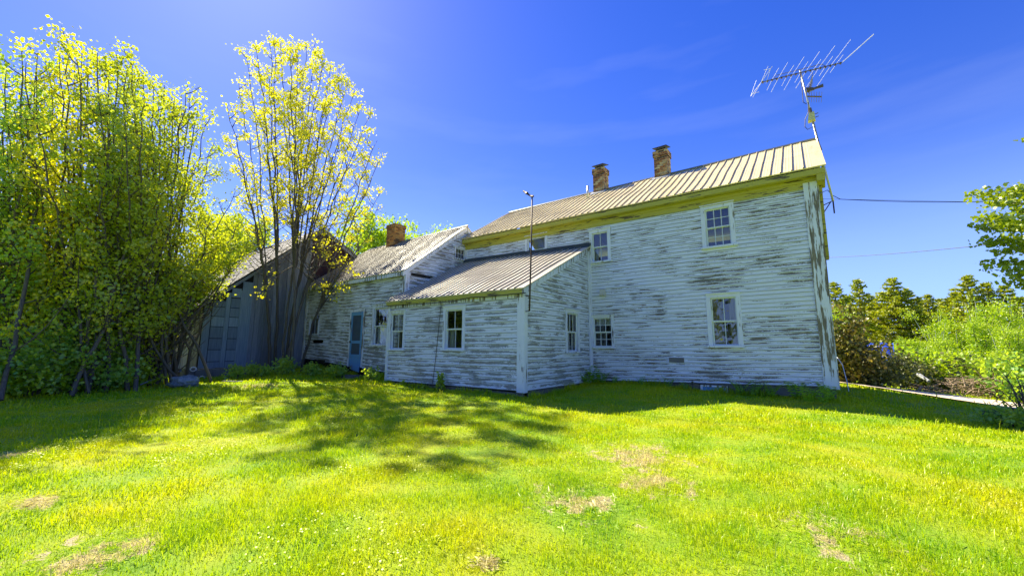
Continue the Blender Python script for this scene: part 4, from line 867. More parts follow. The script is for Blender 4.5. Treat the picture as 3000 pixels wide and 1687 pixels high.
def tree(name, label, cat, base, tips, leaf, bark='bark', r0=.10, lsize=.13, per=26, clump=.28, fork=.25, t0=.35, nbr=9, brl=.9, group=None, seed=0, spread0=.0, stops=1.0, up=.3, twig=.35, edge=False, fade=0.0, leaders=0, extra=()):
    r = np.random.default_rng(seed); base = np.array(base, float); paths = []; cl = []; starts = {}
    if leaders:
        T = np.array(tips); x_, _ = proj(T); order = np.argsort(x_); side_ = CR*[1, 1, 0]
        for gi, grp in enumerate(np.array_split(order, leaders)):
            g0 = base+side_*((gi-(leaders-1)/2)/leaders*spread0*3.2+r.normal()*.08)+np.array([r.normal()*.2, r.normal()*.2, -.1]); m_ = T[grp].mean(0); fk = .30+r.uniform(0, .10)
            e_ = g0+(m_-g0)*[fk*.62, fk*.62, fk]; p = bez(g0, g0+(e_-g0)*[.15, .15, .6], e_, 9); p[1:-1] += r.normal(size=(7, 3))*.02
            paths.append((p, np.linspace(r0*1.35, r0*.85, 9)*r.uniform(.8, 1.15)))
            for i in grp: starts[int(i)] = p[r.integers(6, 9)]
    for k, tip in enumerate(tips):
        base0 = base
        if k in starts: base = starts[k]
        tip = np.array(tip, float); H = tip-base
        sp_ = 0 if k in starts else spread0
        b = base+np.array([r.normal()*sp_, r.normal()*sp_, 0]); hor = np.array([H[0], H[1], 0])
        ctrl = base+hor*fork+np.array([0, 0, H[2]*.45])+r.normal(size=3)*[.12, .12, .1]
        p = bez(b, ctrl, tip, 16); p[1:-1] += r.normal(size=(14, 3))*[.035, .035, .01]
        rr = r0*(.62 if k in starts else 1)*r.uniform(.6, 1.15)*(1-np.linspace(0, 1, 16))**.8+.008; paths.append((p, rr)); Lt = np.linalg.norm(H)
        for j in range(nbr):
            t = t0+(1-t0)*(j+r.uniform(0, 1))/nbr; q = t*15; i = min(int(q), 14); s = p[i]+(p[i+1]-p[i])*(q-i)
            ln = brl*(1.15-t)*r.uniform(.6, 1.3)+.25; an = r.uniform(0, 6.283); d = np.array([math.cos(an)*.75, math.sin(an)*.75, r.uniform(.45, 1.0)]); e = s+d*ln
            c2 = s+d*ln*.5*[1.2, 1.2, .5]; bp = bez(s, c2, e, 5); paths.append((bp, np.linspace(.016, .005, 5)*(1+r0*3)))
            for u in (.5, .8, 1.0):
                if r.uniform() < .92: cl.append(s+(e-s)*u+r.normal(size=3)*.06)
            if twig:
                an2 = an+r.uniform(-1.3, 1.3); e2 = s+(e-s)*.6+np.array([math.cos(an2), math.sin(an2), .5])*twig*ln; paths.append((np.array([s+(e-s)*.6, e2]), np.array([.008, .004]))); cl.append(e2)
        cl.append(tip); base = base0
    cl = np.array(cl)
    if edge:
        x_, y_ = proj(cl); cl = cl[x_ < np.interp(y_, [e[0] for e in STAND_EDGE], [e[1] for e in STAND_EDGE])+np.abs(r.normal(size=len(cl)))*-60*(y_ < 330)+r.normal(size=len(cl))*26]
    if fade: zz_ = (cl[:, 2]-base[2])/max(cl[:, 2].max()-base[2], 1e-3); cl = cl[r.uniform(size=len(cl)) < np.clip((zz_-.30)/fade, .04, 1)]
    for pth in extra:
        pth = [np.array(q) for q in pth]; p = bez(pth[0], pth[1], pth[2], 9); paths.append((p, np.linspace(.026, .006, 9)))
        cl = np.concatenate([cl, p[[4, 6, 7, 8]]+r.normal(size=(4, 3))*.12])
    n = max(4, int(per)); P = np.repeat(cl, n, 0)+r.normal(size=(len(cl)*n, 3))*[clump, clump, clump*.75]*.6
    z = ground_z(P[:, 0], P[:, 1]); P = P[P[:, 2] > z+.15]
    root = empty(name, tuple(base)); tag(root, label, cat, group)
    V, F = tubes_np(paths); np_mesh('trunk', V, F, bark, root, True)
    V, F = leaves_np(P, lsize, up, r=r); np_mesh('crown', V, F, leaf, root)
    return root
def interp(x, pts): return float(np.interp(x, [p[0] for p in pts], [p[1] for p in pts]))

# tall sparse maple in front of the barn
mtop = [(650, 290), (690, 250), (710, 170), (760, 105), (800, 88), (860, 105), (925, 95), (960, 150), (1000, 185), (1030, 240), (1080, 310), (1100, 360), (1125, 450), (1130, 520)]
mb_base = onX(835, 1080, -11.6); mb_base[2] = float(ground_z(mb_base[0], mb_base[1]))
D0 = math.hypot(mb_base[0]-CAM[0], mb_base[1]-CAM[1]); r = np.random.default_rng(5); tips = []
for x in (665, 700, 722, 750, 785, 800, 822, 850, 872, 900, 925, 945, 970, 995, 1015, 1035, 1060, 1085, 1105, 1122): tips.append(onD(x, interp(x, mtop)+r.uniform(0, 30)+10, D0+r.normal()*1.5))
for x, y in ((680, 420), (760, 330), (840, 300), (930, 320), (1000, 400), (1060, 500), (1110, 600), (1090, 680), (720, 520), (1120, 560), (880, 220), (960, 260), (1040, 420), (790, 230), (1075, 560)): tips.append(onD(x, y, D0+r.normal()*1.6))
tree('maple_tree', 'tall airy multi-stemmed maple with sparse yellow leaves in front of the barn', 'tree', mb_base, tips, 'leaf_spring', r0=.052, lsize=.088, per=19, clump=.18, fork=.30, t0=.12, nbr=15, brl=.75, seed=5, spread0=.30, twig=.5, fade=.40, leaders=7,
     extra=[(onD(900, 700, D0), onD(960, 640, D0-.3), onD(1120, 640, D0-.5)), (onD(905, 730, D0), onD(980, 730, D0-.6), onD(1040, 690, D0-1.2)), (onD(880, 760, D0-.2), onD(930, 850, D0-.8), onD(985, 870, D0-1.6)), (onD(900, 790, D0-.3), onD(980, 760, D0-1), onD(1050, 805, D0-2)), (onD(890, 800, D0-.3), onD(960, 850, D0-1), onD(1020, 845, D0-1.8)), (onD(860, 780, D0), onD(800, 800, D0-.6), onD(780, 870, D0-1)), (onD(820, 720, D0), onD(760, 720, D0-.6), onD(700, 760, D0-1)), (onD(885, 740, D0), onD(940, 700, D0-.3), onD(960, 760, D0-.6))])
# low arching branches reaching over the wing
r = np.random.default_rng(8)

# dense stand at left
ltop = [(-200, 300), (-60, 200), (0, 165), (55, 128), (120, 150), (200, 120), (255, 108), (300, 135), (400, 160), (430, 185), (480, 200), (545, 222), (600, 260), (622, 300), (640, 380), (665, 440), (690, 520), (710, 620)]
stand = [  # px base, row of ground contact, distance, tips span, top offset, leaf, label
 (40, 1120, 17.5, (-180, 130), 10, 'leaf_mid', 'leafy maple at the far left edge of the picture'),
 (175, 1110, 17.0, (60, 290), 0, 'leaf_spring', 'yellow topped maple rising highest in the left stand'),
 (300, 1105, 16.0, (210, 420), 20, 'leaf_dark', 'dark crowned maple in the middle of the left stand'),
 (405, 1098, 16.6, (340, 560), 25, 'leaf_dark', 'dark olive crowned maple facing the gap before the airy maple'),
 (455, 1090, 18.2, (470, 640), 45, 'leaf_dark', 'outer right maple of the dense left stand, beside the barn roof'),
 (120, 1115, 19.5, (-60, 240), 60, 'leaf_spring', 'pale yellow maple standing behind the far left maple'),
 (350, 1100, 20.0, (260, 480), 90, 'leaf_mid', 'green maple deep inside the left stand')]
for k, (bx, by, D, (xa, xb), dy, lf, lb) in enumerate(stand):
    r = np.random.default_rng(40+k); b = onD(bx, by, D); b[2] = float(ground_z(b[0], b[1])); tips = []
    for i in range(7):
        x = xa+(xb-xa)*(i+.5)/7; tips.append(onD(x, interp(x, ltop)+dy+r.uniform(5, 50), D+r.normal()*1.0))
    for i in range(9):
        x = r.uniform(xa, xb); y0 = interp(x, ltop)+dy; tips.append(onD(x+r.normal()*15, y0+r.uniform(120, 560), D-abs(r.normal())*1.3))
    if k == 4: tips += [onD(x, y, 17.4+r.normal()*.5) for x, y in ((690, 560), (715, 640), (650, 700), (720, 720), (680, 800), (600, 850), (640, 860), (560, 900), (500, 930), (705, 760), (600, 760), (700, 700), (560, 840), (620, 640), (660, 770), (520, 880))]
    tree('maple_tree', lb, 'tree', b, tips, lf, r0=.050, lsize=.088, per=(16 if lf == 'leaf_spring' else 23), clump=.27, fork=.35, t0=.10, nbr=11, brl=1.25, edge=True, seed=60+k, spread0=.75, group='maples of the dense left stand', up=.2)
# birch with white trunk
b = onZ(380, 1085, 0.1); b = onD(375, 1085, 17.2); b[2] = .05
tips = [onD(350, 950, 17.0), onD(478, 640, 18.5), onD(470, 560, 18.0), onD(330, 820, 16.6)]
tree('birch_tree', 'slim birch with white trunk at the right foot of the left stand', 'tree', b, [onD(x, y, d) for x, y, d in ((345, 700, 16.6), (360, 560, 17.2), (400, 640, 17.6))], 'leaf_mid', bark='birch', r0=.055, lsize=.12, per=12, nbr=9, fork=.1, seed=91)
# undergrowth shrubs below the stand
def shrub(name, label, cat, c, rad, h, leaf, n, lsize, seed, group=None, nst=14):
    r = np.random.default_rng(seed); c = np.array(c, float); c[2] = float(ground_z(c[0], c[1])); root = empty(name, tuple(c)); tag(root, label, cat, group)
    paths = []; cl = []
    for k in range(nst):
        an = r.uniform(0, 6.283); q = math.sqrt(r.uniform(0, 1)); e = c+np.array([math.cos(an)*rad[0]*q, math.sin(an)*rad[1]*q, h*(1-.55*q*q)*r.uniform(.6, 1.05)])
        p = bez(c+np.array([math.cos(an)*.12, math.sin(an)*.12, 0]), c+(e-c)*[.35, .35, .7], e, 7); paths.append((p, np.linspace(.022, .005, 7)))
        for t in (.3, .45, .6, .7, .8, .9, 1): i = int(t*6); cl.append((p[i], .75+.5*(1-t)))
        for t in (.5, .7, .85): s_ = p[int(t*6)]; e2 = s_+r.normal(size=3)*[rad[0]*.25, rad[1]*.25, h*.12]; paths.append((np.array([s_, e2]), np.array([.009, .004]))); cl.append((e2, .8))
    C0 = np.array([a for a, b in cl]); S = np.array([b for a, b in cl]); k = r.integers(0, len(C0), n); P = C0[k]+r.normal(size=(n, 3))*(S[k]*max(rad)*.17)[:, None]*[1, 1, .8]
    P = P[P[:, 2] > ground_z(P[:, 0], P[:, 1])+.02]
    V, F = tubes_np(paths, 4); np_mesh('branches', V, F, 'bark', root, True)
    V, F = leaves_np(P, lsize, .1, r=r); np_mesh('foliage', V, F, leaf, root); return root
us = [(-5, 1122, 15.6, 1.2, 1.6, 'leaf_mid', 'sunlit green thicket at the left edge of the lawn'), (95, 1120, 15.6, 1.1, .95, 'leaf_lime', 'yellow green thicket low on the left lawn edge'), (190, 1112, 15.8, 1.2, 2.1, 'leaf_mid', 'dark thicket between the left edge and the leaning stick'), (290, 1108, 15.8, 1.15, 1.8, 'leaf_mid', 'thicket under the middle of the left stand'), (372, 1100, 16.4, 0.9, .8, 'leaf_lime', 'low bright thicket at the foot of the birch'), (130, 1105, 18, 1.6, 2.9, 'leaf_dark', 'tall dark thicket behind the left lawn edge'), (300, 1098, 18, 1.6, 3.0, 'leaf_dark', 'tall dark thicket behind the middle of the left stand'), (20, 1105, 18.2, 1.6, 2.6, 'leaf_dark', 'tall dark thicket at the far left'), (430, 1092, 17.8, .8, 2.3, 'leaf_dark', 'dark bush against the brown barn boards')]
for k, (px, py, D, rd, h, lf, lb) in enumerate(us):
    c = onD(px, py, D); shrub('thicket', lb, 'bush', c, (rd, rd*.9), h, lf, int(3600*rd*h/2), .09, 100+k, 'undergrowth along the left stand')
o_ = onD(250, 1112, 15.4); mb = MB(); mb.tube([onD(243, 1115, 15.2), onD(262, 1088, 15.4), onD(300, 1050, 15.8)], [.05, .045, .03], 6); o = mb.build('leaning_stick', 'bark'); tag(o, 'dark dead stem leaning out of the undergrowth at left', 'stick')
for k, (px, py, D, rd, h, lb) in enumerate(((760, 1092, 17.4, .7, .5, 'dark weeds against the barn boards right of the door'), (840, 1094, 17.6, .7, .65, 'leafy saplings at the foot of the airy maple'), (905, 1092, 17.3, .6, .45, 'weeds in the corner of barn and wing'), (690, 1096, 17.0, .5, .55, 'weeds just right of the stone step'), (985, 1098, 16.6, .7, .5, 'low ferny weeds left of the storm door'), (1085, 1112, 14.6, .4, .42, 'weeds right of the storm door'))):
    c = onD(px, py, D); shrub('weed_clump', lb, 'weeds', c, (rd, rd*.6), h, 'leaf_mid', int(1100*rd), .085, 140+k, 'weeds along the shaded walls', 8)
# tree tops behind the wing
for k, (px, py, D, lb) in enumerate(((1100, 665, 30, 'yellow green treetop behind the wing left of its chimney'), (1150, 700, 33, 'round treetop just behind the wing chimney'), (1260, 680, 38, 'small treetop peeping over the wing ridge'), (640, 640, 42, 'tree far behind the barn roof'), (740, 655, 44, 'tree far behind the barn ridge left of the airy maple'))):
    t = onD(px, py, D); b = np.array([t[0], t[1], -.2]); tips = [t+np.random.default_rng(k*9+i).normal(size=3)*[1.3, 1.3, .9]-[0, 0, .5] for i in range(12)]
    tree('background_tree', lb, 'tree', b, tips, 'leaf_lime' if k < 3 else 'leaf_dark', r0=.14, lsize=.2, per=22, clump=.6, nbr=8, brl=1.6, fork=.2, t0=.5, seed=200+k, group='trees behind the buildings')
# maple reaching in at the right
rb = np.array([14.3, -1.2, -.4]); tips = []
spots = [(2848, 572), (2870, 590), (2905, 600), (2868, 640), (2900, 655), (2865, 668), (2940, 665), (2950, 620), (2985, 640), (2905, 700), (2888, 712), (2930, 735), (2990, 720), (2905, 770), (2925, 790), (2970, 800), (2995, 775), (2935, 560), (2965, 555), (2990, 545), (3030, 600), (3050, 700), (3060, 800), (3040, 400), (3100, 480), (3120, 300), (3200, 400), (3150, 620), (3230, 560), (3200, 720), (2960, 830), (3010, 815)]
r = np.random.default_rng(77)
for x, y in spots: tips.append(onD(x+14, y+4, 12.6+r.normal()*.4))
cl = np.array(tips); root = empty('maple_tree', tuple(rb)); tag(root, 'bright green maple reaching in from the right edge, its trunk out of view', 'tree')
paths = [(bez(rb, rb+[0, 0, 3.5], rb+[-.3, .2, 8.5], 10), np.linspace(.24, .06, 10))]; tr_ = paths[0][0]
P = []
tips = np.array(sorted(tips, key=lambda q: q[2])); limbs = []
for grp in np.array_split(np.arange(len(tips)), 7):
    m_ = tips[grp].mean(0); s_ = tr_[int(np.clip((m_[2]-1.4)/8.5*9, 1, 9))]; e_ = s_+(m_-s_)*.72; p = bez(s_, s_+(e_-s_)*.5+[0, 0, .5], e_, 9); p[1:-1] += r.normal(size=(7, 3))*.05; paths.append((p, np.linspace(.07, .022, 9)))
    for i in grp: limbs.append((tips[i], p[r.integers(5, 9)]))
for k in range(150):
    a = r.uniform(0, 6.283); zz_ = r.uniform(2.2, 9.6); rad_ = (3.3 if zz_ < 6 else 3.3-(zz_-6)*.7)*math.sqrt(r.uniform(.1, 1)); q = rb+np.array([math.cos(a)*rad_, math.sin(a)*rad_, zz_]); x_, y_ = proj(q)
    if x_[0] < 3200 and (q-CAM)@CF > 0: continue
    limbs.append((q, tr_[int(np.clip((zz_-1)/8.5*9, 1, 9))]))
for t, s_ in limbs:
    p = bez(s_, (s_+t)/2+[0, 0, .15], t, 6); paths.append((p, np.linspace(.018, .005, 6)))
    for q in (1.0, .955, .91, .86):
        c = s_+(t-s_)*q; n = 36 if np.linalg.norm(t-s_) < 2.6 or q > .9 else 14; d = (t-s_)/np.linalg.norm(t-s_); P.append(c+[0, 0, .05]+np.clip(r.normal(size=(n, 3)), -1.8, 1.8)*[.13, .13, .035]+d*r.uniform(-.2, .12, (n, 1)))
V, F = tubes_np(paths); np_mesh('trunk', V, F, 'bark', root, True)
P = np.concatenate(P); V, F = leaves_np(P, .075, .15, 1.0, r); np_mesh('crown', V, F, 'leaf_right', root)

# ------------------------------------------------------------------ pines and young trees beyond the track
def make_pine(seed, h=9.0):
    r = np.random.default_rng(seed); paths = [(np.array([[0, 0, -1.0], [0.05, 0, h*.5], [0, 0, h]]), np.array([.16, .1, .02]))]; P = []
    z = h*.12
    while z < h*.985:
        f = 1-(z/h); L = (2.6*f**.85+.12); nb = r.integers(4, 7); a0 = r.uniform(0, 6.28)
        for k in range(nb):
            a = a0+k*6.283/nb+r.normal()*.2; l = L*r.uniform(.35, 1.3); d = np.array([math.cos(a), math.sin(a), 0]); s = np.array([0, 0, z]); e = s+d*l+[0, 0, l*.28]
            bp = bez(s, s+d*l*.6+[0, 0, -.02], e, 5); paths.append((bp, np.linspace(.035, .01, 5)))
            n = int(64*l)+6; t = r.uniform(.25, 1, n)**.8; q = np.array([np.interp(t, np.linspace(0, 1, 5), bp[:, i]) for i in range(3)]).T
            side = np.cross(d, [0, 0, 1]); P.append(q+side*(r.normal(size=(n, 1))*.36*l*.5*(1.2-t[:, None]))+r.normal(size=(n, 3))*[.05, .05, .035]+[0, 0, .05])
        z += r.uniform(.28, .62)*(.6+.5*f)
    P = np.concatenate(P); V1, F1 = tubes_np(paths, 4); V2, F2 = leaves_np(P, .22, -.5, .5, r)
    return V1, F1, V2, F2
def np_me(name, V, F, m):
    o = np_mesh(name, V, F, m); me = o.data; bpy.data.objects.remove(o); return me
pines = []
for s_ in (1, 2, 3, 4, 5):
    V1, F1, V2, F2 = make_pine(s_); pines.append((np_me('trunk', V1, F1, 'bark'), np_me('crown', V2, F2, 'leaf_pine')))
def place(name, kit, names, loc, sc_, rot, label, cat, group):
    root = empty(name, tuple(loc)); root.rotation_euler = (0, 0, rot); root.scale = sc_ if hasattr(sc_, '__len__') else (sc_,)*3; tag(root, label, cat, group)
    for me, nm in zip(kit, names):
        o = bpy.data.objects.new(nm, me); COL.objects.link(o); o.parent = root
    return root
pl = [(2442, 840, 46, 'pine just right of the house corner'), (2512, 829, 50, 'pointed pine with bare side limbs, second from the house'), (2545, 874, 54, 'short pine right of the pointed pine'), (2588, 862, 49, 'rounded pine left of the tall central pine'), (2614, 826, 47, 'tall central pine with a broad crown'), (2655, 858, 48, 'wide armed pine right of the central pine'), (2715, 872, 52, 'slim pine above the pale young trees'), (2750, 884, 55, 'dark pine in the dip of the treeline'), (2775, 879, 54, 'second dark pine in the dip of the treeline'), (2795, 866, 52, 'pine left of the highest right hand pine'), (2832, 822, 46, 'highest pine towards the right edge'), (2890, 838, 47, 'pine with wide raised arms near the right edge'), (2942, 846, 46, 'thin topped pine near the right edge'), (2480, 872, 56, 'low pine between the first two pines'), (2985, 880, 50, 'pine cut by the right edge'), (2690, 885, 57, 'half hidden pine behind the wide armed pine')]
for i, (px, py, D, lb) in enumerate(pl):
    t = onD(px, py-4, D); z0 = float(ground_z(t[0], t[1])); s_ = (t[2]-z0)/8.7; wd_ = (1.3, 1.0, 1.2, 1.5, 1.15)[i % 5]
    place('pine_tree', pines[i*2 % 5], ('trunk', 'crown'), (t[0], t[1], z0), (s_*wd_, s_*wd_, s_), i*1.7, lb, 'tree', 'pines beyond the track')
for i, (px, py, D, lb) in enumerate(((-260, 830, 48, 'outermost pine of the row hidden behind the left stand'), (-60, 815, 52, 'tall pine behind the far left of the left stand'), (120, 835, 46, 'short pine behind the left part of the left stand'), (260, 820, 50, 'pine behind the middle of the left stand'), (400, 830, 47, 'pine behind the right part of the left stand'), (520, 840, 53, 'pine far behind the left end of the barn'), (-500, 825, 50, 'pine far out to the left'))):
    t = onD(px, py, D); s_ = (t[2]+.2)/8.7; place('pine_tree', pines[(i*3+1) % 5], ('trunk', 'crown'), (t[0], t[1], -.2), (s_*1.3, s_*1.3, s_), i*1.9, lb, 'tree', 'pines behind the left stand')
# pines behind the viewer, they stand in the window reflections
for i, (x, y, s_) in enumerate(((13, -38, 1.9), (19, -30, 1.3), (5, -44, 1.8), (26, -40, 2.0), (-6, -40, 1.7), (17, -50, 2.2), (31, -28, 1.6))):
    place('pine_tree', pines[i % 3], ('trunk', 'crown'), (x, y, -.2), s_, i*2.1, ['tallest pine standing in the middle of the mirrored row', 'short pine nearest the house in the mirrored row', 'pine left of the tallest one in the mirrored row', 'broad pine at the right of the mirrored row', 'pine at the left end of the mirrored row', 'farthest pine showing behind the mirrored row', 'pine at the right end of the mirrored row'][i]+', seen only in the window glass', 'tree', 'pines mirrored in the windows')
def make_young(seed, h=4.5, leafn=1500, w_=1.0, ls=.10):
    r = np.random.default_rng(seed); paths = []; P = []
    for k in range(5):
        tip = np.array([r.normal()*.5*w_, r.normal()*.5*w_, h*r.uniform(.75, 1)]); p = bez(np.array([r.normal()*.1, r.normal()*.1, -.5]), np.array([tip[0]*.3, tip[1]*.3, h*.5]), tip, 8); paths.append((p, np.linspace(.05, .01, 8)))
        for j in range(9):
            t = r.uniform(.15, .95); i = int(t*7); a = r.uniform(0, 6.28); l = (1.15-t)*1.1*w_; e = p[i]+[math.cos(a)*l, math.sin(a)*l, l*.6]; paths.append((np.array([p[i], e]), np.array([.015, .005]))); m = leafn//50
            P.append(p[i]+(e-p[i])*r.uniform(.2, 1.05, (m, 1))+r.normal(size=(m, 3))*.19)
        P.append(tip+r.normal(size=(10, 3))*.15)
    P = np.concatenate(P); V1, F1 = tubes_np(paths, 4); V2, F2 = leaves_np(P, ls, 0, .8, r); return V1, F1, V2, F2
kits = {}
for nm, sd, lf in (('a', 11, 'leaf_lime'), ('b', 12, 'leaf_lime'), ('c', 13, 'leaf_mid')):
    V1, F1, V2, F2 = make_young(sd, leafn=4200); kits[nm] = (np_me('trunk', V1, F1, 'birch' if nm == 'b' else 'bark'), np_me('crown', V2, F2, lf))
yl = [(2560, 958, 38, 'a'), (2605, 945, 36, 'b'), (2650, 962, 33, 'a'), (2700, 930, 38, 'b'), (2735, 905, 40, 'b'), (2770, 950, 34, 'a'), (2815, 955, 34, 'b'), (2850, 905, 37, 'a'), (2885, 885, 38, 'b'), (2925, 900, 36, 'b'), (2965, 925, 34, 'a'), (3000, 900, 36, 'b'), (2625, 990, 28, 'a'), (2690, 985, 28, 'c'), (2745, 992, 27, 'b'), (2800, 1000, 27, 'a'), (2855, 985, 28, 'c'), (2905, 990, 26, 'a'), (2950, 1000, 26, 'b'), (2990, 985, 27, 'c'), (2525, 985, 33, 'c'), (2490, 960, 34, 'a'), (2668, 930, 40, 'a'), (2790, 915, 41, 'b'), (2580, 1000, 29, 'b')]
for i, (px, py, D, kt, lb) in enumerate(((2475, 890, 43, 'a', 'tall pale birch rising between the first pines'), (2735, 893, 42, 'b', 'tall light green tree filling the dip in the pines'), (2858, 872, 41, 'b', 'tall yellow green birch in front of the highest right hand pine'), (2918, 880, 40, 'a', 'tall airy yellow green tree near the right edge'), (2968, 868, 42, 'b', 'tall slim tree near the right edge before the pines'))):
    t = onD(px, py, D); z0 = float(ground_z(t[0], t[1])); s_ = (t[2]-z0)/4.4
    place('birch_tree', kits[kt], ('trunk', 'crown'), (t[0], t[1], z0), (s_*.95, s_*.95, s_), i*2.3+1, lb, 'tree', 'tall light trees among the pines')
wd = ['pale', 'feathery', 'bushy', 'slender', 'lime green', 'leafy', 'rounded', 'upright', 'soft', 'spreading']
sl_ = ['leftmost', 'second', 'third', 'fourth', 'fifth', 'sixth', 'seventh', 'eighth', 'ninth', 'tenth', 'eleventh', 'rightmost']
rank = {}
for q in sorted(yl): rank.setdefault('back' if q[2] > 35 else 'middle' if q[2] > 30 else 'front', []).append(q)
for i, (px, py, D, kt) in enumerate(yl):
    t = onD(px, py+42+26*math.sin(i*2.4), D); z0 = float(ground_z(t[0], t[1])); s_ = (t[2]-z0)/4.4
    near = 'back' if D > 35 else 'middle' if D > 30 else 'front'
    place('young_tree', kits[kt], ('trunk', 'crown'), (t[0], t[1], z0), (max(.75, s_)*1.05, max(.75, s_)*1.05, s_), i*1.3, f'{wd[i%10]} young tree, {sl_[rank[near].index((px, py, D, kt))]} from the left in the {near} rank before the pines', 'tree', 'young trees before the pines')
# shrubs near the corner
c = onD(2475, 1112, 19.6); shrub('lilac_bush', 'large dark shrub with reddish top right behind the house corner', 'bush', c, (1.15, 1.2), 3.0, 'leaf_red', 5200, .115, 300, nst=26)
c = onD(2560, 1112, 20.3); shrub('lilac_bush', 'dark shaded shrub below the blue tarpaulin', 'bush', c, (1.25, 1.2), 1.75, 'leaf_shrub', 5200, .10, 301, nst=26)
c = onD(2655, 1105, 23); shrub('lilac_bush', 'straw speckled shrub beside the sandy track', 'bush', c, (1.0, 1.0), 1.35, 'leaf_shrub', 3600, .10, 302, nst=20)
c = onD(2450, 1150, 14.6)
for k, (px, py, D, rd, h, lf, lb) in enumerate(((2680, 1080, 24, 1.3, 1.5, 'leaf_lime', 'low lime bush behind the straw speckled shrub'), (2760, 1075, 24, 1.4, 1.5, 'leaf_shrub', 'olive bush above the brush pile'), (2840, 1065, 25, 1.6, 1.8, 'leaf_lime', 'bright bush behind the brush pile'), (2930, 1070, 24, 1.4, 1.6, 'leaf_lime', 'bright bush near the right edge behind the brush'), (2990, 1075, 21, 1.1, 1.6, 'leaf_mid', 'green bush cut by the right edge'), (2620, 1060, 27, 1.4, 1.7, 'leaf_lime', 'lime bush right of the blue tarpaulin'))):
    c = onD(px, py, D); shrub('bush', lb, 'bush', c, (rd, rd), h, lf, 1700, .13, 310+k, 'bushes beyond the track')
c = onD(2968, 1200, 11.6); shrub('roadside_bush', 'dark low bush at the right edge where the track leaves the picture', 'bush', c, (.6, .55), .45, 'leaf_mid', 1900, .06, 330)
c = onD(3010, 1150, 12.6); shrub('roadside_bush', 'taller twiggy bush cut by the right edge beside the track', 'bush', c, (.55, .55), 1.3, 'leaf_dark', 170, .06, 331)
# brush pile
r = np.random.default_rng(4); paths = []; cc = onD(2870, 1092, 22); cc[2] = float(ground_z(cc[0], cc[1])); side = CR*[1, 1, 0]; side /= np.linalg.norm(side)
for k in range(420):
    u = r.uniform(-3.3, 3.2); hgt = .75*math.exp(-(u/2.4)**2); c = cc+side*u+np.array([0, r.normal()*.5, r.uniform(0, 1)*hgt]); d = r.normal(size=3)*[1, 1, .35]; d /= np.linalg.norm(d); l = r.uniform(.25, .9)
    paths.append((np.array([c-d*l/2, c+d*l/2+[0, 0, .05]]), np.array([.02, .008])*r.uniform(.5, 1.3)))
V, F = tubes_np(paths, 4); bp_ = empty('brush_pile', tuple(cc)); tag(bp_, 'long heap of dead branches and brush beyond the sandy track', 'brush pile'); np_mesh('branches', V, F, 'road_dirt', bp_)
lg = onD(2700, 1103, 21.5); mb = MB(); mb.tube([onD(2690, 1096, 21.5), onD(2722, 1116, 21.0)], [.07, .05], 7); o = mb.build('dead_log', 'birch'); tag(o, 'short pale dead log left of the brush pile', 'log')

# ------------------------------------------------------------------ ferns and plants against the walls
def fern_mesh(seed, fronds=9, L=.5, m='fern'):
    r = np.random.default_rng(seed); V = []; F = []; off = 0
    for k in range(fronds):
        a = r.uniform(0, 6.283); l = L*r.uniform(.6, 1.15); d = np.array([math.cos(a), math.sin(a), 0]); s = np.cross(d, [0, 0, 1.0])
        p = bez(np.zeros(3), d*l*.25+[0, 0, l*.85], d*l*.85+[0, 0, l*.55], 13)
        for i in range(1, 12):
            w_ = l*.26*math.sin(math.pi*min(1, i/11*.85+.15))*(1-i/14)
            for sg in (-1, 1):
                t = p[i+1]-p[i]; c = p[i]; V += [c-t*.15, c+s*sg*w_*.5+t*.55+[0, 0, -w_*.05], c+s*sg*w_+t*.6+[0, 0, -w_*.25], c+s*sg*w_*.5-t*.1]; F.append((off, off+1, off+2, off+3)); off += 4
    return np_me('fronds', np.array(V, float), np.array(F), m)
ferns = [fern_mesh(i) for i in range(4)]
fl = [(1742, 1108, 1.15, 'ferns crowded in the corner of lean-to and main wall'), (1720, 1120, .9, 'fern at the foot of the lean-to side wall'), (1765, 1118, .8, 'fern right of the inner corner'), (1800, 1128, .45, 'small fern along the foundation right of the inner corner'), (1880, 1135, .5, 'small fern under the middle of the main wall'), (1960, 1142, .55, 'fern left of the cellar window'), (2010, 1147, .5, 'low fern touching the cellar window'), (2170, 1142, .8, 'fern right of the cellar window'), (2210, 1148, .75, 'tall fern between cellar window and corner'), (2260, 1152, .65, 'fern two paces left of the corner board'), (2330, 1150, .9, 'dark fern left of the corner board'), (2430, 1150, .85, 'fern hiding the foot of the corner board'), (2370, 1165, .8, 'sunlit yellow fern just left of the corner'), (2412, 1172, .7, 'sunlit curling fern before the corner board'), (1105, 1118, .75, 'pale lily clump at the left end of the lean-to')]
for i, (px, py, s_, lb) in enumerate(fl):
    Yp = -.22 if px > 1730 else -.3
    if px == 1720: c = onX(px, py, .15)
    elif px < 1200: c = onY(px, py, LY-.2)
    else: c = onY(px, py, Yp if i not in (12, 13) else -.75)
    root = empty('fern', (c[0], c[1], float(ground_z(c[0], c[1])))); root.rotation_euler = (0, 0, i*1.1); root.scale = (s_*1.6, s_*1.6, s_*1.5); tag(root, lb, 'fern', 'ferns along the foundation')
    o = bpy.data.objects.new('fronds', ferns[i % 4]); COL.objects.link(o); o.parent = root
c = onY(1288, 1128, LY-.22); shrub('weed_clump', 'bright bushy weed against the lean-to front wall under its middle window', 'weeds', c, (.16, .14), .52, 'leaf_lime', 420, .055, 350, 'weeds along the sunny walls', 8)
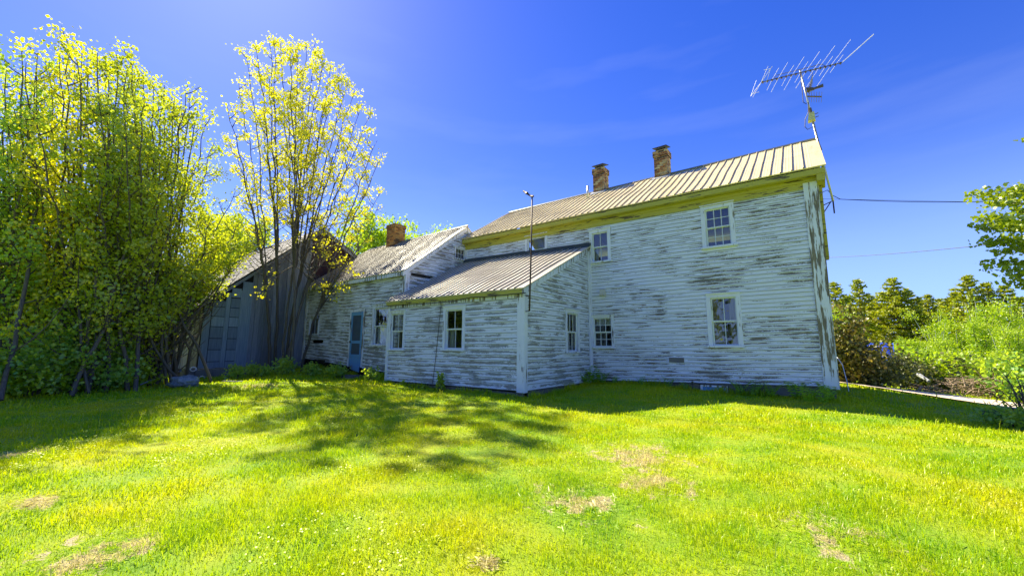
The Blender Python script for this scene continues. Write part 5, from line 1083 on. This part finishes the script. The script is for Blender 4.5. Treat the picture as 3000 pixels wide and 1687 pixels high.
for k, (px, py) in enumerate(((1208, 1128), (1180, 1122), (1235, 1130))):
    c = onY(px, py, LY-.18); shrub('weed_clump', ['low pale weed under the left lean-to window', 'tiny weed near the left end of the lean-to', 'low weed left of the bright bushy weed'][k], 'weeds', c, (.16, .12), .16, 'leaf_lime', 110, .05, 360+k, 'weeds along the sunny walls', 6)

# ------------------------------------------------------------------ grass
def grass():
    r = rng; Vs = []; n_tot = 0
    def band(d0, d1, dens, ln, wd_, a0, a1):
        area = (d1**2-d0**2)/2*(a1-a0); n = int(dens*area); d = np.sqrt(r.uniform(d0**2, d1**2, n)); a = r.uniform(a0, a1, n)
        x = CAM[0]+np.sin(a)*d; y = CAM[1]+np.cos(a)*d
        k = ~(((x > -5.75) & (x < 6.05) & (y > -.0) & (y < 5.8)) | ((x > -5.75) & (x < 0.02) & (y > -3.62) & (y < 0)) | ((x > -13.1) & (x < -5.6) & (y > -2.97) & (y < 3)) | ((x < -13.0) & (y > -6.9) & (y < 2)))
        q = np.full(n, 9.0); 
        for p, rad in SPOTS: q = np.minimum(q, np.hypot(x-p[0], y-p[1])/rad)
        k &= (q > .8) | (r.uniform(size=n) < .62)
        tp_ = np.array(tr)
        dt = np.full(n, 9.0)
        for i in range(len(tp_)-1):
            A_, B_ = tp_[i], tp_[i+1]; ab = B_-A_; t = np.clip(((x-A_[0])*ab[0]+(y-A_[1])*ab[1])/(ab@ab), 0, 1); dt = np.minimum(dt, np.hypot(x-A_[0]-t*ab[0], y-A_[1]-t*ab[1]))
        k &= dt > 1.25+r.normal(size=n)*.08
        # patchy density: tufts
        tuft = np.sin(x*5.1+1.3*np.sin(y*3.7))*np.sin(y*4.3+1.1*np.sin(x*2.9)); k &= r.uniform(size=n) < .62+.38*tuft
        x, y = x[k], y[k]; n = len(x); z = ground_z(x, y)-.01
        tall = 1+.35*np.sin(x*1.1+2)*np.sin(y*1.4)+.25*tuft[k]
        L = ln*r.uniform(.45, 1.25, n)*tall*np.where(r.uniform(size=n) < .025, 2.1, 1.0); W = wd_*r.uniform(.7, 1.3, n)
        a = r.uniform(0, 6.283, n); lean = r.uniform(.15, .85, n); dx, dy = np.cos(a), np.sin(a); b = r.uniform(0, 6.283, n); sx, sy = np.cos(b), np.sin(b)
        B0 = np.stack([x-sx*W/2, y-sy*W/2, z], 1); B1 = np.stack([x+sx*W/2, y+sy*W/2, z], 1)
        m = np.stack([x+dx*L*lean*.35, y+dy*L*lean*.35, z+L*.62], 1); s = np.stack([sx*W*.38, sy*W*.38, 0*W], 1)
        T = np.stack([x+dx*L*lean, y+dy*L*lean, z+L*(1.02-.45*lean)], 1)
        return np.stack([B0, B1, m+s, m-s, T], 1)
    lo_a, hi_a = math.radians(-100), math.radians(24)
    for args in ((1.5, 4.5, 9000, .052, .0042), (4.5, 8, 4200, .056, .0066), (8, 13, 1700, .066, .011), (13, 22, 420, .085, .022), (22, 40, 60, .14, .05)):
        Vs.append(band(*args, lo_a, hi_a))
    for args in ((.3, 4, 1500, .055, .010), (4, 9, 500, .07, .018), (9, 20, 110, .09, .035)): Vs.append(band(*args, hi_a, lo_a+2*math.pi))
    Vs.append(band(.3, 1.5, 6000, .05, .005, lo_a, hi_a))
    # fringe along the walls
    def fringe(xa, ya, xb, yb, n, wid, ln):
        t = r.uniform(0, 1, n); o_ = np.abs(r.normal(size=n))*wid+.03; L_ = math.hypot(xb-xa, yb-ya); nx_, ny_ = (yb-ya)/L_, -(xb-xa)/L_
        x = xa+(xb-xa)*t+nx_*o_; y = ya+(yb-ya)*t+ny_*o_; z = ground_z(x, y)-.01; L = ln*r.uniform(.3, 1.2, n)*(.55+.45*np.sin(t*L_*2.3)*np.sin(t*L_*5.1+1)); L = np.abs(L)+.04; W = .011*r.uniform(.6, 1.2, n); a = r.uniform(0, 6.283, n)
        sx, sy, dx, dy = np.cos(a)*W, np.sin(a)*W, np.cos(a+1.3)*L*.45, np.sin(a+1.3)*L*.45
        return np.stack([np.stack([x-sx/2, y-sy/2, z], 1), np.stack([x+sx/2, y+sy/2, z], 1), np.stack([x+dx*.35+sx*.35, y+dy*.35+sy*.35, z+L*.6], 1), np.stack([x+dx*.35-sx*.35, y+dy*.35-sy*.35, z+L*.6], 1), np.stack([x+dx, y+dy, z+L*.92], 1)], 1)
    Vs += [fringe(-5.7, -3.62, .05, -3.62, 1500, .07, .17), fringe(.05, 0, 6.1, 0, 2600, .12, .24), fringe(.05, -3.6, .05, 0, 1500, .1, .22), fringe(-13, -2.95, -5.7, -2.95, 3500, .16, .30)]
    # clover and broad leaved weeds in patches, and flat dead straw on the worn spots
    def lying(x, y, L, W, h):
        n = len(x); z = ground_z(x, y)+h; a = r.uniform(0, 6.283, n); dx, dy = np.cos(a), np.sin(a); sx, sy = -dy*W, dx*W; q = r.normal(size=n)*.25*L
        return np.stack([np.stack([x-sx*.2, y-sy*.2, z], 1), np.stack([x+sx*.2, y+sy*.2, z], 1), np.stack([x+dx*L*.6+sx*.5, y+dy*L*.6+sy*.5, z+q*.5], 1), np.stack([x+dx*L*.6-sx*.5, y+dy*L*.6-sy*.5, z+q*.5+.004], 1), np.stack([x+dx*L, y+dy*L, z+q], 1)], 1)
    n = 60000; d = np.sqrt(r.uniform(1.5**2, 11**2, n)); a = r.uniform(lo_a, hi_a, n); x = CAM[0]+np.sin(a)*d; y = CAM[1]+np.cos(a)*d
    k = (np.sin(x*1.7+2.2*np.sin(y*1.1))*np.cos(y*1.9+1.4*np.sin(x*.8)) > .45) & (y < -3.8); x, y = x[k], y[k]; Vs.append(lying(x, y, r.uniform(.010, .022, len(x))*(1+.03*d[k]), r.uniform(.008, .015, len(x))*(1+.04*d[k]), r.uniform(.02, .05, len(x))))
    for p, rad in SPOTS:
        n = int(2600*rad*rad)+200; x = p[0]+r.normal(size=n)*rad*.45; y = p[1]+r.normal(size=n)*rad*.45; Vs.append(lying(x, y, r.uniform(.03, .09, n), np.full(n, .006), r.uniform(.005, .02, n)))
    V = np.concatenate(Vs); n = len(V); i = np.arange(n)[:, None]*5
    me = bpy.data.meshes.new('grass'); me.vertices.add(n*5); me.vertices.foreach_set('co', V.astype(np.float32).ravel())
    quads = i+[[0, 1, 2, 3]]; tris = i+[[3, 2, 4]]; me.loops.add(n*7)
    li = np.concatenate([quads, tris], 1).astype(np.int32).ravel(); me.loops.foreach_set('vertex_index', li); me.polygons.add(2*n)
    ls = np.stack([np.arange(n)*7, np.arange(n)*7+4], 1).astype(np.int32).ravel(); lt = np.tile([4, 3], n).astype(np.int32)
    me.polygons.foreach_set('loop_start', ls); me.polygons.foreach_set('loop_total', lt); me.update(calc_edges=True)
    print('GRASS', n); return link('grass', me, 'blade')
tag(grass(), 'bright green lawn grass with dry straw patches', 'grass', kind='stuff')
r = np.random.default_rng(31); P = []
